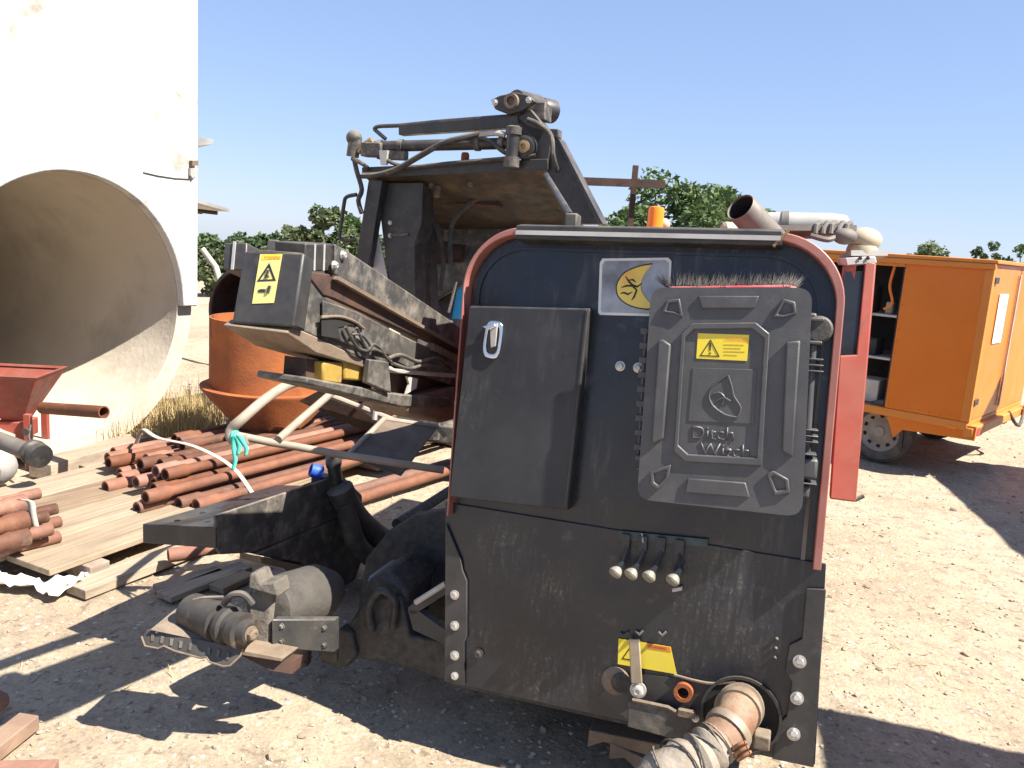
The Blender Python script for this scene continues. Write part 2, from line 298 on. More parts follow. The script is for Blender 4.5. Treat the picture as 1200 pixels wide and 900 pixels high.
def groundmat():
    m = bpy.data.materials.new('sandy_gravel'); m.use_nodes = True; n = m.node_tree.nodes; l = m.node_tree.links
    b = n['Principled BSDF']; tc = n.new('ShaderNodeTexCoord'); co = tc.outputs['Object']
    def nz(sc, det=8, rg=.6):
        t = n.new('ShaderNodeTexNoise'); t.inputs['Scale'].default_value = sc; t.inputs['Detail'].default_value = det; t.inputs['Roughness'].default_value = rg
        l.new(co, t.inputs['Vector']); return t.outputs['Fac']
    def ramp(f, stops):
        r = n.new('ShaderNodeValToRGB'); e = r.color_ramp.elements
        while len(e) < len(stops): e.new(.5)
        for x, (p, c) in zip(e, stops): x.position = p; x.color = (*c, 1)
        l.new(f, r.inputs[0]); return r.outputs[0]
    def mix(f, a, c, mode='MIX'):
        x = n.new('ShaderNodeMix'); x.data_type = 'RGBA'; x.blend_type = mode
        if isinstance(f, float): x.inputs[0].default_value = f
        else: l.new(f, x.inputs[0])
        for i, y in ((6, a), (7, c)):
            if isinstance(y, tuple): x.inputs[i].default_value = (*y, 1)
            else: l.new(y, x.inputs[i])
        return x.outputs[2]
    c1 = ramp(nz(.8, 7, .6), [(.28, (.31, .23, .16)), (.42, (.39, .31, .22)), (.55, (.43, .355, .26)), (.7, (.34, .245, .165))])
    c2 = ramp(nz(9, 8, .7), [(.3, (.62, .62, .62)), (.5, (1, 1, 1)), (.72, (1.15, 1.13, 1.08))])
    c3 = ramp(nz(70, 6, .75), [(.3, (.55, .53, .5)), (.5, (1, 1, 1)), (.7, (1.2, 1.18, 1.14))])
    col = mix(.8, mix(.85, c1, c2, 'MULTIPLY'), c3, 'MULTIPLY')
    vo = n.new('ShaderNodeTexVoronoi'); vo.inputs['Scale'].default_value = 34; l.new(co, vo.inputs['Vector'])
    sep = n.new('ShaderNodeSeparateColor'); l.new(vo.outputs['Color'], sep.inputs[0])
    th = n.new('ShaderNodeMath'); th.operation = 'GREATER_THAN'; th.inputs[1].default_value = .78; l.new(sep.outputs[0], th.inputs[0])
    dd = n.new('ShaderNodeMath'); dd.operation = 'LESS_THAN'; dd.inputs[1].default_value = .32; l.new(vo.outputs['Distance'], dd.inputs[0])
    mm = n.new('ShaderNodeMath'); mm.operation = 'MULTIPLY'; l.new(th.outputs[0], mm.inputs[0]); l.new(dd.outputs[0], mm.inputs[1])
    stone = ramp(sep.outputs[1], [(0, (.24, .19, .15)), (.5, (.5, .43, .34)), (1, (.62, .57, .5))])
    col = mix(mm.outputs[0], col, stone)
    dk = n.new('ShaderNodeMapRange'); dk.inputs[1].default_value = .6; dk.inputs[2].default_value = .7; dk.inputs[4].default_value = .75; l.new(nz(26, 4, .5), dk.inputs[0]); col = mix(dk.outputs[0], col, (.17, .125, .085))
    l.new(col, b.inputs['Base Color']); b.inputs['Roughness'].default_value = .95; b.inputs['Specular IOR Level'].default_value = .2
    h = n.new('ShaderNodeMath'); h.operation = 'ADD'; l.new(nz(45, 8, .75), h.inputs[0]); l.new(mm.outputs[0], h.inputs[1])
    h2 = n.new('ShaderNodeMath'); h2.operation = 'ADD'; l.new(h.outputs[0], h2.inputs[0]); l.new(nz(7, 6), h2.inputs[1])
    bp = n.new('ShaderNodeBump'); bp.inputs['Distance'].default_value = .012; bp.inputs['Strength'].default_value = .9
    l.new(h2.outputs[0], bp.inputs['Height']); l.new(bp.outputs[0], b.inputs['Normal']); return m
GROUND = groundmat()

# ================================================================== setting: ground
def gh(x, y):
    d = math.hypot(x, y)
    k = max(0, min(1, (14 - d) / 6)); fall = -.034 * max(0, d - 15)
    rut = 0
    if x > 1.1:
        for y0 in (4.35, 5.05): rut -= .02 * math.exp(-((y - y0 + .12 * (x - 1) - .06 * math.sin(x * 2.1)) / .12) ** 2)
    return fall + rut + k * (.022 * noise.noise((x * .9, y * .9, 3)) + .016 * noise.noise((x * 3.1, y * 3.1, 7)) + .009 * noise.noise((x * 9, y * 9, 1)) - .012)
def warp(t): return 9 * t + (420 * (abs(t) - .9) ** 2.2 * (1 if t > 0 else -1) * 2 if abs(t) > .9 else 0)
m = MB(); N = 320
tx = [-1.9 + 3.8 * i / N for i in range(N + 1)]
vs = []
for j in range(N + 1):
    for i in range(N + 1):
        x = warp(tx[i]); y = warp(tx[j]) + 4; vs.append(V((x, y, gh(x, y))))
m.add(vs, [(j * (N + 1) + i, j * (N + 1) + i + 1, (j + 1) * (N + 1) + i + 1, (j + 1) * (N + 1) + i) for j in range(N) for i in range(N)])
m.build('ground', GROUND, kind='structure', ang=180)

# scattered gravel
def stone(mb, c, r):
    b = len(mb.v); t = (1 + 5 ** .5) / 2
    ico = [(-1, t, 0), (1, t, 0), (-1, -t, 0), (1, -t, 0), (0, -1, t), (0, 1, t), (0, -1, -t), (0, 1, -t), (t, 0, -1), (t, 0, 1), (-t, 0, -1), (-t, 0, 1)]
    sx, sy, sz = r * random.uniform(.6, 1.2), r * random.uniform(.5, 1), r * random.uniform(.35, .7); a = random.random() * 6.28; ca, sa = math.cos(a), math.sin(a)
    vs = []
    for x, y, z in ico:
        k = random.uniform(.75, 1.15) / 1.9; x, y, z = x * k * sx, y * k * sy, z * k * sz; vs.append(V(c) + V((x * ca - y * sa, x * sa + y * ca, z)))
    F = [(0, 11, 5), (0, 5, 1), (0, 1, 7), (0, 7, 10), (0, 10, 11), (1, 5, 9), (5, 11, 4), (11, 10, 2), (10, 7, 6), (7, 1, 8), (3, 9, 4), (3, 4, 2), (3, 2, 6), (3, 6, 8), (3, 8, 9), (4, 9, 5), (2, 4, 11), (6, 2, 10), (8, 6, 7), (9, 8, 1)]
    mb.add(vs, F)
for nm, mt, cnt, rr in (('gravel', STONE, 6500, (.004, .011)), ('soil_clods', SOIL, 900, (.006, .02))):
    m = MB()
    for _ in range(cnt):
        d = 1.6 + 8.5 * random.random() ** 1.6; x = random.uniform(-.72, .72) * d
        r = random.uniform(*rr) * (1.5 if random.random() < .08 else 1)
        stone(m, (x, d, gh(x, d) + r * .15), r)
    m.build(nm, mt, kind='stuff', label='small loose stones scattered over the sandy yard' if nm == 'gravel' else 'brown clods of earth strewn over the sandy yard', cat='gravel' if nm == 'gravel' else 'soil')

# ================================================================== concrete pipe with white end wall
TH = rad(65); CA = V((math.sin(TH), -math.cos(TH), 0)); CR = V((math.cos(TH), math.sin(TH), 0)); Z = V((0, 0, 1))
CC = V((-2.985, 5.40, 1.0)); RI, RO = .89, 1.03
root = thing('concrete_pipe', (CC.x, CC.y, 0), 'huge pale concrete pipe with white end wall, its round mouth open towards the rods', 'concrete pipe')
m = MB(); SEG = 72
m.lathe(CC, -CA, [(RI, 0), (RO, 0), (RO, 3.4), (RI, 3.4)], SEG, True)
m.build('pipe_barrel', CONC, root)
# end wall: slab with the round mouth cut out, standing on the upper part of the barrel
def slab_outer(a):          # direction angle -> point on the slab's outline
    c, s_ = math.cos(a), math.sin(a)
    hw, top, bot = 1.03, 3.2, -.02
    t = 1e9
    if abs(c) > 1e-6: t = min(t, hw / abs(c))
    if s_ > 0: t = min(t, top / s_)
    elif s_ < 0: t = min(t, bot / s_)
    return c * t, s_ * t
angs = [-.019 + (math.pi + .038) * i / 60 for i in range(61)]
ce = math.atan2(3.2, 1.03); angs = sorted(angs + [ce, math.pi - ce])
o_ = []; i_ = []
for a in angs:
    x, y = slab_outer(a); o_.append(CC + CA * .07 + CR * x + Z * y); i_.append(CC + CA * .07 + CR * (RI + .004) * math.cos(a) + Z * (RI + .004) * math.sin(a))
m = MB(); m.strip(o_, i_, -CA * .22); m.build('end_wall', WHITE, root, bevel=.012)
def WQ(x, y): return onplane(x, y, CC + CA * .075, CA)
MB().tube([WQ(168, 202), WQ(185, 206), WQ(205, 209), WQ(222, 210)], .004, 6).build('wall_cable', BLKM, root)
MB().prism([WQ(222, 188), WQ(229, 188), WQ(229, 194), WQ(222, 194)], CA * .03).build('cable_bracket', BROWN, root)
MB().prism([WQ(221, 197), WQ(230, 197), WQ(229, 203), WQ(224, 209), WQ(221, 205)], CA * .02).build('cable_box', ALU, root)
pl = [CC - CA * 3.36 + CR * (RI - .003) * math.cos(k * .1309) + Z * (RI - .003) * math.sin(k * .1309) for k in range(48)]
m = MB(); m.prism(pl, CA * .06); m.build('bulkhead', CONC, root)

# shed behind it, only its eaves look out
sh = thing('shed', (-4.1, 9.6, 0), 'shed behind the concrete pipe with two stepped eaves sticking out', 'shed')
def Qh(x, y, d): return Q(x, y, d)
e1 = [Q(150, 163, 8.6), Q(227, 160, 8.6), Q(250, 163, 8.6), Q(250, 169, 8.6), Q(226, 171, 8.6), Q(150, 172, 8.6)]
m = MB(); m.prism(e1, V((-1.1, 1.6, 0))); m.build('roof', SHEET, sh)
e2 = [Q(150, 228, 8.6), Q(229, 232, 8.6), Q(269, 245, 8.6), Q(269, 248, 8.6), Q(229, 237, 8.6), Q(150, 233, 8.6)]
m = MB(); m.prism(e2, V((-1.1, 1.6, 0))); m.build('lean_to_roof', SHEET, sh)
for k in range(3):
    p = Q(229, 246, 8.6) + V((-.17 - .38 * k, .25 + .55 * k, 0)); q = Q(263, 250, 8.6) + V((-.17 - .38 * k, .25 + .55 * k, 0))
    MB().tube([p, q], .022, 6).build('rafter', DKRUST, sh)
w0 = Q(120, 250, 8.7); 
m = MB(); m.abox(w0.x - 2.6, w0.x, w0.y + .1, w0.y + 1.4, 0, 2.42); m.build('wall', WHITE, sh)
m = MB(); m.abox(w0.x - .9, w0.x - .2, w0.y + .06, w0.y + .13, 0, 1.75); m.build('door', SHEET, sh)

# ================================================================== the drilling rig
rig = thing('drilling_rig', (PT + PU * .56 + LB * 1.2).xy.to_3d(), 'black and faded red directional drilling rig seen from its rear service panel', 'drilling rig')
def part(mb, name, mt, parent=None, bevel=0, **k): return mb.build(name, mt, parent or rig, bevel=bevel, **k)

PWD, PHT = 1.12, 1.44
def rrect(u0, u1, v0, v1, r, n=10):     # open path: up the one side, over the top, down the other (r: corner radius)
    pts = [(u0, v0)]
    for k in range(n + 1): a = math.pi - math.pi / 2 * k / n; pts.append((u0 + r + r * math.cos(a), v1 - r + r * math.sin(a)))
    for k in range(n + 1): a = math.pi / 2 - math.pi / 2 * k / n; pts.append((u1 - r + r * math.cos(a), v1 - r + r * math.sin(a)))
    return pts + [(u1, v0)]
# back plate
m = MB(); m.prism([PW(u, v, 0) for u, v in rrect(.012, 1.085, -1.42, -.015, .17)], -PN * .012); part(m, 'rear_panel', BLK)
# shell of the hood (faded red), lip standing proud of the plate
o_ = [PW(u, v, .045) for u, v in rrect(-.005, 1.104, -.90, .012, .192, 14)]
i_ = [PW(u, v, .045) for u, v in rrect(.001, 1.083, -.90, -.010, .18, 14)]
m = MB(); m.strip(o_, i_, -PN * .10); part(m, 'hood_rim', REDF, bevel=.004)
o2 = [PW(u, v, -.056) for u, v in rrect(.004, 1.1, -.96, .002, .19, 14)]
i2 = [PW(u, v, -.056) for u, v in rrect(.02, 1.085, -.96, -.014, .175, 14)]
m = MB(); m.strip(o2, i2, LB * 1.9); part(m, 'engine_hood', RED)
# inner pressed border
bo = [PW(u, v, .001) for u, v in rrect(.03, 1.045, -.30, -.045, .15, 12)]
bi = [PW(u, v, .001) for u, v in rrect(.038, 1.037, -.30, -.053, .143, 12)]
m = MB(); m.strip(bo, bi, PN * .006); part(m, 'panel_bead', BLK)
# top cover rail
u0, _ = uv(606, 275, .06); u1, _ = uv(914, 281, .06)
m = MB()
prof = [(.012, .075), (.022, .03), (.026, -.3), (-.02, -.3), (-.032, .02), (-.03, .075)]
m.prism([PW(u0, v, w) for v, w in prof], PU * (u1 - u0 + .006)); part(m, 'top_cover', BLKM, bevel=.004)
m = MB(); m.prism([PW(u0 + .002, v, w) for v, w in ((-.004, .077), (-.004, .082), (-.017, .082), (-.017, .077))], PU * (u1 - u0)); part(m, 'edge_strip', ALU)
m = MB(); p = PW(u1 + .006, 0, .05); m.prism([p + PV * .016 + PU * .014, p + PV * .016 + PU * .019, p - PV * .034 - PU * .018, p - PV * .03 - PU * .024], PN * .03); part(m, 'rail_seam', BRASS)
hp = PP(668, 262, .0) 
m = MB(); m.tube([PP(640, 205, -.9), PP(668, 252, -.02)], .011, 8); part(m, 'stay_rod', BLKM)
m = MB(); m.box(PP(671, 262, .0), PU * .02, PV * .028, PN * .025); part(m, 'stay_clevis', BLKD, bevel=.006)

ue, ve = uv(984, 400, .0), uv(966, 650, .0)
m = MB(); m.prism([PW(1.056, -.27, 0), PW(1.062, -.27, 0), PW(1.062, -.93, 0), PW(1.05, -.93, 0)], PN * .006); part(m, 'edge_trim', EXH)
# lower plate
lp = [uv(523, 589, .012), uv(700, 612, .012), uv(882, 637, .012), uv(966, 650, .012)]
low = [PW(*q, .0) for q in lp]
bl = uv(522, 797, .0); br = uv(955, 895, .0); 
m = MB(); m.prism([PW(*uv(523, 588), 0), PW(*uv(968, 660), 0), PW(*br, 0), PW(*uv(820, 864), 0), PW(*bl, 0)], PN * .008); lowp = part(m, 'lower_panel', BLK, bevel=.002)
# bolted flanges
lf = [(523, 612), (541, 655), (543, 668), (548, 680), (548, 745), (545, 752), (545, 803), (522, 798)]
m = MB(); m.prism([PW(*uv(*q, .012), .0115) for q in lf], PN * .009); part(m, 'bolt_flange', BLKM, bevel=.002)
rf = [(968, 690), (945, 689), (940, 748), (925, 756), (920, 785), (928, 798), (922, 838), (912, 848), (905, 888), (953, 898)]
m = MB(); m.prism([PW(*uv(*q, .012), .0115) for q in rf], PN * .009); part(m, 'bolt_flange', BLKM, bevel=.002)
def bolt(p, ax, r, mt=STEEL, name='bolt', parent=None):
    r *= .86; m = MB(); m.lathe(p, ax, [(r * 1.35, 0), (r * 1.35, r * .3), (r * 1.0, r * .32)], 16); m.lathe(V(p) + V(ax).normalized() * r * .3, ax, [(r, 0), (r, r * .75), (r * .8, r * .9), (r * .45, r * .92), (r * .4, r * .8)], 6)
    return part(m, name, mt, parent)
for x, y, r in ((533, 697, .013), (533, 733, .013), (533, 768, .013), (533, 792, .011)): bolt(PP(x, y, .021), PN, r)
bolt(PP(561, 766, .012), PN, .014, BLKM)
for x, y in ((937, 775), (934, 818), (930, 860)):
    b_ = bolt(PP(x, y, .021), PN, .0155)
    MB().tube([PP(x, y, .02), PP(x, y, .045)], .008, 8).build('stud', STEEL, b_)
for x, y in ((910, 749), (909, 760), (908, 771)): MB().ball(PP(x, y, .011), .006, 8, 5).build('rivet', BLKD, rig)
for x, y in ((727, 429), (748, 431)): bolt(PP(x, y, .0), PN, .013, STEEL, 'cap_screw')

# cabinet on the panel with its door
dq = [uv(549, 358, .06), uv(690, 361, .06), uv(664, 599, .06), uv(525, 583, .06)]
m = MB(); m.prism([PW(u, v, .0) for u, v in dq], PN * .048); cab = part(m, 'cabinet', BLKM, bevel=.003)
m = MB(); m.prism([PW(u + (.004 if i in (0, 3) else -.004), v + (-.004 if i < 2 else .004), .050) for i, (u, v) in enumerate(dq)], PN * .012)
door = part(m, 'cabinet_door', DOORP, bevel=.003)
# paddle latch
lc = uv(578, 398, .065); A = PW(*lc, .062)
def oval(c, ru, rv, n=24, tilt=.07):
    cu, su = math.cos(tilt), math.sin(tilt); out = []
    for k in range(n):
        a = 2 * math.pi * k / n; x = abs(math.cos(a)) ** .6 * math.copysign(ru, math.cos(a)); y = abs(math.sin(a)) ** .6 * math.copysign(rv, math.sin(a))
        out.append(c + PU * (x * cu + y * su) + PV * (-x * su + y * cu))
    return out
m = MB(); m.ringprism(oval(A, .030, .058), oval(A, .019, .044), PN * .009); la = m.build('latch', CHROME, door, bevel=.003)
m = MB(); m.prism(oval(A, .02, .045), PN * .003); m.build('latch_cup', BLKM, door)
m = MB(); m.prism([A + PU * x + PV * y + PN * .006 for x, y in ((-.012, .045), (.014, .05), (.012, -.02), (-.004, -.025))], PN * .006); m.build('latch_paddle', ALU, door, bevel=.002)
m = MB(); m.prism([A + PU * x + PV * y + PN * .012 for x, y in ((-.034, .037), (.004, .05), (.012, .04), (-.012, .028))], PN * .008); m.build('latch_tongue', CHROME, door, bevel=.002)
MB().tube([PW(dq[1][0] - .004, dq[1][1] - .01, .058), PW(dq[2][0] - .004, dq[2][1] + .01, .058)], .007, 8).build('hinge', BLKM, cab)

# emblem sticker
st = [(706, 303), (783, 302), (787, 306), (784, 368), (780, 371), (703, 369), (701, 366), (703, 308)]
m = MB(); m.prism([PP(*q, .001) for q in st], PN * .0015); stk = part(m, 'emblem_sticker', WHITEP)
cx = sum(q[0] for q in st) / 8; cy = sum(q[1] for q in st) / 8
m = MB(); m.prism([PP(cx + (q[0] - cx) * .925, cy + (q[1] - cy) * .91, .003) for q in st], PN * .0008); m.build('sticker_film', SILV, stk)
lf_ = [(764, 310), (748, 313), (732.5, 320), (725, 330), (723, 339), (727, 349.5), (740, 358), (759, 361.5), (765, 358), (757, 350), (751, 338), (754, 324)]
lc_ = (745, 337)
lf_ = [(p.x, p.y) for p in bez([V((x, y, 0)) for x, y in lf_[:9]], 4)] + [(p.x, p.y) for p in bez([V((x, y, 0)) for x, y in lf_[8:] + lf_[:1]], 4)][1:-1]
m = MB(); m.prism([PP(lc_[0] + (x - lc_[0]) * 1.07, lc_[1] + (y - lc_[1]) * 1.07, .0042) for x, y in lf_], PN * .0006); m.build('emblem_outline', INK, stk)
m = MB(); m.prism([PP(*q, .0052) for q in lf_], PN * .0006); m.build('emblem', LEAFY, stk)
m = MB()
for pl in ([(733, 324), (737, 330), (741, 334), (747, 336), (752, 332)], [(728, 337), (734, 335), (741, 335), (746, 340), (743, 348), (740, 352)], [(727, 344), (731, 343), (736, 345), (741, 342)], [(737, 328), (742, 328), (745, 331)]):
    m.tube([PP(x, y, .0062) for x, y in pl], [.0012] + [.003] * (len(pl) - 2) + [.0012], 6)
m.build('emblem_figure', INK, stk)

# valve levers
for (bx, by), (kx, ky) in (((734, 648), (720, 673)), ((754, 650), (738, 675)), ((775, 652), (759, 678)), ((797, 655), (787, 682))):
    b0 = PP(bx, by - 14, .012); b1 = PP(bx, by - 2, .03); k0 = PP(kx + 9, ky - 13, .06); k1 = PP(kx, ky, .085)
    m = MB(); m.box(b0 + PN * .006, PU * .012, PV * .022, PN * .009); m.tube([b0, b1, k0, k0 + (k1 - k0) * .3], .0052, 8); lev = part(m, 'valve_lever', BLKM)
    ax = (k1 - k0).normalized(); L = (k1 - k0).length
    m = MB(); m.lathe(k0, ax, [(.006, -.004), (.008, .004), (.011, L * .35), (.019, L * .75), (.0205, L * .92), (.017, L * 1.05), (.008, L * 1.08)], 16); m.build('lever_knob', mat('knob_putty', (.2, .18, .14), (.27, .24, .19), 30, .45, .6) if 'knob_putty' not in MATS else MATS['knob_putty'], lev)
m = MB(); m.prism([PP(*q, .012) for q in ((726, 622), (830, 632), (829, 641), (725, 632))], PN * .0015); part(m, 'valve_plate', mat('greenish_label', (.05, .075, .07), (.03, .045, .045), 20, .4))
m = MB(); m.tube([PP(752, 625, .02), PP(754, 636, .03)], .003, 6); part(m, 'split_pin', ALU)
m = MB(); m.box(PP(794, 690, .02), PU * .014 + PV * .005, PV * .006, PN * .009); part(m, 'catch', ALU, bevel=.002)

# yellow warning decal low on the panel, with strap iron over it
yl = [(725, 748), (786, 758), (793, 790), (724, 778)]
m = MB(); m.prism([PP(*q, .0115) for q in yl], PN * .0012); ylo = part(m, 'warning_decal', YEL)
m = MB(); m.prism([PP(*q, .013) for q in ((758, 754), (785, 758.5), (786.5, 764), (758.5, 759.5))], PN * .0006); m.build('header_bar', ORL, ylo)
ax = (PP(785, 758.5, .014) - PP(758, 754, .014)).normalized(); ay = PN.cross(ax)
lettering('lettering', 'WARNING', PP(760, 758.4, .0138), ax, ay, .0075, INK, ylo)
def tri(mb, c, ax, ay, s, t, h):
    P_ = lambda k: [c + (ax * math.cos(a) + ay * math.sin(a)) * k for a in (math.pi / 2, math.pi * 7 / 6, math.pi * 11 / 6)]
    mb.ringprism(P_(s), P_(s - t * 2), PN * h)
m = MB(); tri(m, PP(739, 768, .013), ax, ay, .03, .003, .0006); m.build('warning_triangle', INK, ylo)
m = MB(); m.prism([PP(*q, .028) for q in ((737, 748), (750, 749), (753, 800), (740, 800))], PN * .008); part(m, 'strap_iron', mat('bare_tan_iron', (.36, .29, .19), (.28, .21, .13), 14, .6, .8, dust=DUST, dustamt=.5), bevel=.003)
bolt(PP(748, 808, .02), PN, .021, ALU, 'pivot_bolt')
m = MB(); m.lathe(PP(722, 797, .006), PN, [(.042, 0), (.042, .01), (.038, .013)], 28); part(m, 'half_disc', BROWN)
m = MB(); m.lathe(PP(728, 800, .02), PN, [(.03, 0), (.03, .004), (.02, .006)], 24); part(m, 'pivot_washer', GRIME)
for x, y in ((731, 743), (749, 741), (776, 742)): MB().tube([PP(x - 4, y - 1, .014), PP(x, y + 3, .024), PP(x + 5, y - 2, .016)], .004, 6).build('wire_end', BLKD, rig)
m = MB(); m.lathe(PP(802, 808, .008), PN, [(.027, 0), (.027, .03), (.016, .03), (.016, 0)], 22, True); part(m, 'pipe_socket', RUST)
m = MB(); m.lathe(PP(802, 808, .012), PN, [(.016, 0), (.015, .004)], 18); part(m, 'socket_bore', SOOT_HOLE)
rec = [(757, 790), (800, 796), (835, 799), (868, 800), (875, 830), (838, 840), (818, 862), (735, 842), (700, 818), (716, 800)]
m = MB(); m.prism([PP(*q, .0112) for q in rec], PN * .002); part(m, 'recess_plate', BLKM)
m = MB(); m.tube(bez([PP(790, 791, .015), PP(812, 797, .018), PP(835, 801, .016), PP(862, 799, .016)], 5), .0045, 7); part(m, 'torn_edge', BROWN)
bk = [(737, 820), (782, 826), (797, 836), (816, 836), (812, 848), (796, 866), (736, 850)]
m = MB(); m.prism([PP(*q, .03) for q in bk], PN * .012); part(m, 'hitch_plate', BLKD, bevel=.003)
m = MB(); m.tube([PP(741, 820, .042), PP(783, 829, .042), PP(798, 838, .042)], .006, 6); m.box(PP(805, 836, .04), PU * .024, PV * .009, PN * .01); part(m, 'hitch_lip', BROWN)

# hose outlet
HC = PP(868, 838, .012)
m = MB(); m.lathe(HC, PN, [(.105, 0), (.105, .003)], 36); part(m, 'outlet_hole', SOOT_HOLE)
m = MB(); m.lathe(HC, PN, [(.112, 0), (.112, .009), (.104, .009), (.104, 0)], 36, True); part(m, 'outlet_ring', BLKM)
e0 = HC - PN * .02 + PV * .012; e1 = PP(866, 830, .09); e2 = PP(856, 852, .17); e3 = PP(838, 872, .22)
path = bez([e0, e1, e2, e3], 6)
m = MB(); m.tube(path, .057, 22); part(m, 'outlet_elbow', mat('rusty_elbow', (.2, .1, .055), (.3, .2, .13), 9, .5, .75, bump=.003, bscale=50, patch=(.1, .05, .03), pscale=8, plo=.5, phi=.68))
for i, w_ in ((4, .018), (7, .012), (13, .012)):
    p = path[i]; t = (path[i + 1] - path[i - 1]).normalized(); m = MB(); m.lathe(p, t, [(.057, -w_), (.063, -w_), (.065, 0), (.063, w_), (.057, w_)], 26); part(m, 'hose_clamp', mat('old_clamp', (.34, .27, .2), (.24, .18, .12), 20, .5, .7, metal=.3) if 'old_clamp' not in MATS else MATS['old_clamp'])
e4 = PP(818, 888, .26); e5 = PP(786, 902, .31); e6 = PP(745, 935, .34)
wrap = bez([e3 - (e4 - e3) * .3, e3, e4, e5, e6], 6)
rs = [.052 + .005 * math.sin(i * 1.7) + .007 * min(1, i / 10) for i in range(len(wrap))]
m = MB(); m.tube(wrap, rs, 18); part(m, 'taped_hose', TAPE)
for i in (7, 10, 13, 16, 19):
    if i < len(wrap) - 1:
        p = wrap[i]; t = (wrap[i + 1] - wrap[i - 1]).normalized(); t = (t + PU * .35 * (-1) ** i).normalized()
        a = t.orthogonal().normalized(); b = t.cross(a); rr = rs[i] + .005
        m = MB(); m.tube([p + (a * math.cos(k * .3307) + b * math.sin(k * .3307)) * rr for k in range(20)], .003, 6, False); part(m, 'binding_strap', RUBBER)
for k in range(3):
    c = PP(866 + 3 * k, 874 + 6 * k, .25); a = V((.3, -.5, .8)).normalized() * .022; b = V((.8, .4, .1 * k)).normalized() * .014
    m = MB(); m.tube([c + a * math.cos(j * .5236) + b * math.sin(j * .5236) for j in range(13)], .0045, 6, False); part(m, 'wire_loop', mat('rusty_wire', (.3, .14, .07), None, 10, .7) if 'rusty_wire' not in MATS else MATS['rusty_wire'])
m = MB(); m.box(PP(893, 866, .06), PU * .022, PV * .02, PN * .03); part(m, 'outlet_bracket', BROWN, bevel=.005)
bolt(PP(815, 842, .04), PN, .009)
# underbody below the panel edge
base = PP(740, 850, -.04)
m = MB()
ub = [PP(524, 800, -.02), PP(955, 897, -.02)]
m.prism([ub[0] - PN * .03 + PV * .06, ub[1] - PN * .03 + PV * .06, ub[1] - PN * .03 - Z * .02, ub[0] - PN * .03 - Z * .02], LB * 3.4); part(m, 'chassis_plate', GRIME)
for x0, x1, y in ((690, 800, 866), (715, 760, 880)):
    m = MB(); a = PP(x0, y - 10, -.09); b = PP(x1, y + 12, -.09); d = (b - a).normalized()
    m.prism([a, b, b - Z * .05 + d * .02, b - Z * .055 - d * .02, a + d * .05 - Z * .03, a - Z * .06], LB * .08); part(m, 'under_bracket', BROWN, bevel=.004)
# side beams and crawler tracks underneath
for s_ in (.06, .68):
    c0 = PW(s_ + .14, -1.3, 0) + LB * .55
    y0 = c0.xy.to_3d(); wv = LU * .13
    pts = []
    r = .2; Lh = .75
    mid = y0 + LB * Lh + Z * .215
    loop = []
    for k in range(17): a = math.pi / 2 + math.pi * k / 16; loop.append(mid - LB * Lh + (LB * math.cos(a) + Z * math.sin(a)) * r)
    for k in range(17): a = -math.pi / 2 + math.pi * k / 16; loop.append(mid + LB * Lh + (LB * math.cos(a) + Z * math.sin(a)) * r)
    inn = [mid + (p - mid) * .0 + (p - mid) - ((p - mid).normalized() * .03) for p in loop]
    m = MB(); m.ringprism([p - wv for p in loop], [p - wv for p in inn], wv * 2); part(m, 'crawler_track', RUBBER)
    m = MB()
    for e in (-1, 1): m.lathe(mid + LB * Lh * e - wv * .8, wv, [(.05, -.02), (.15, 0), (.155, .21), (.05, .23)], 20)
    part(m, 'track_sprocket', GRIME)
    m = MB(); m.box(mid, LB * Lh, wv * .7, Z * .08); part(m, 'track_frame', GRIME, bevel=.01)

# ------------------------------------------------------------------ mast (drill frame) on the rig's far side
SL = rad(18)
MM = (LB * math.cos(SL) - Z * math.sin(SL)).normalized()      # along the mast, away and down
MT = (Z * math.cos(SL) + LB * math.sin(SL)).normalized()      # square to it, up
D0 = 2.85
def MQ(x, y, off=0.0):   # pixel -> point on the mast's near side plane (normal LU)
    p0 = Q(356, 296, D0) + LU * off
    return onplane(x, y, p0, LU)
def side(name, poly, mt, depth=.012, off=0.0, bevel=.003, parent=None):
    m = MB(); m.prism([MQ(x, y, off) for x, y in poly], -LU * depth); return part(m, name, mt, parent, bevel)
XF = (Q(356, 296, D0), Q(356, 296, 1.97), 1.97 / D0)
# end box
tr = Q(356, 296, D0); n_e = -MM
fq = [onplane(x, y, tr, n_e) for x, y in ((286, 294), (356, 296), (344, 383), (271, 379))]
m = MB(); m.prism(fq, MM * .075); eb = part(m, 'mast_end_box', BLKM, bevel=.006)
sq = [onplane(x, y, tr - MM * .001, n_e) for x, y in ((305, 298), (331, 298), (321, 355), (295.5, 356))]
m = MB(); m.prism(sq, n_e * .0012); sk = m.build('warning_sticker', YELP, eb)
sx = (sq[1] - sq[0]).normalized(); sy = (sq[0] - sq[3]).normalized(); W_ = (sq[1] - sq[0]).length; H_ = (sq[0] - sq[3]).length
def sp(a, b, w=.0016): return sq[3] + (sq[2] - sq[3]) * a + (sq[0] - sq[3]) * b + n_e * w
m = MB(); m.prism([sp(.12, .88), sp(.97, .88), sp(.97, .98), sp(.12, .98)], n_e * .0005); m.build('header_bar', YEL, sk)
lettering('lettering', 'WARNING', sp(.22, .9, .0023), sx, sy, H_ * .055, ORL, sk)
m = MB()
T3 = lambda k: [sp(.5, .5 + .31 * k), sp(.5 - .44 * k, .5 - .06 * k), sp(.5 + .44 * k, .5 - .06 * k)]
m.ringprism(T3(1), [sp(.5, .72), sp(.2, .475), sp(.8, .475)], n_e * .0005); m.build('warning_triangle', INK, sk)
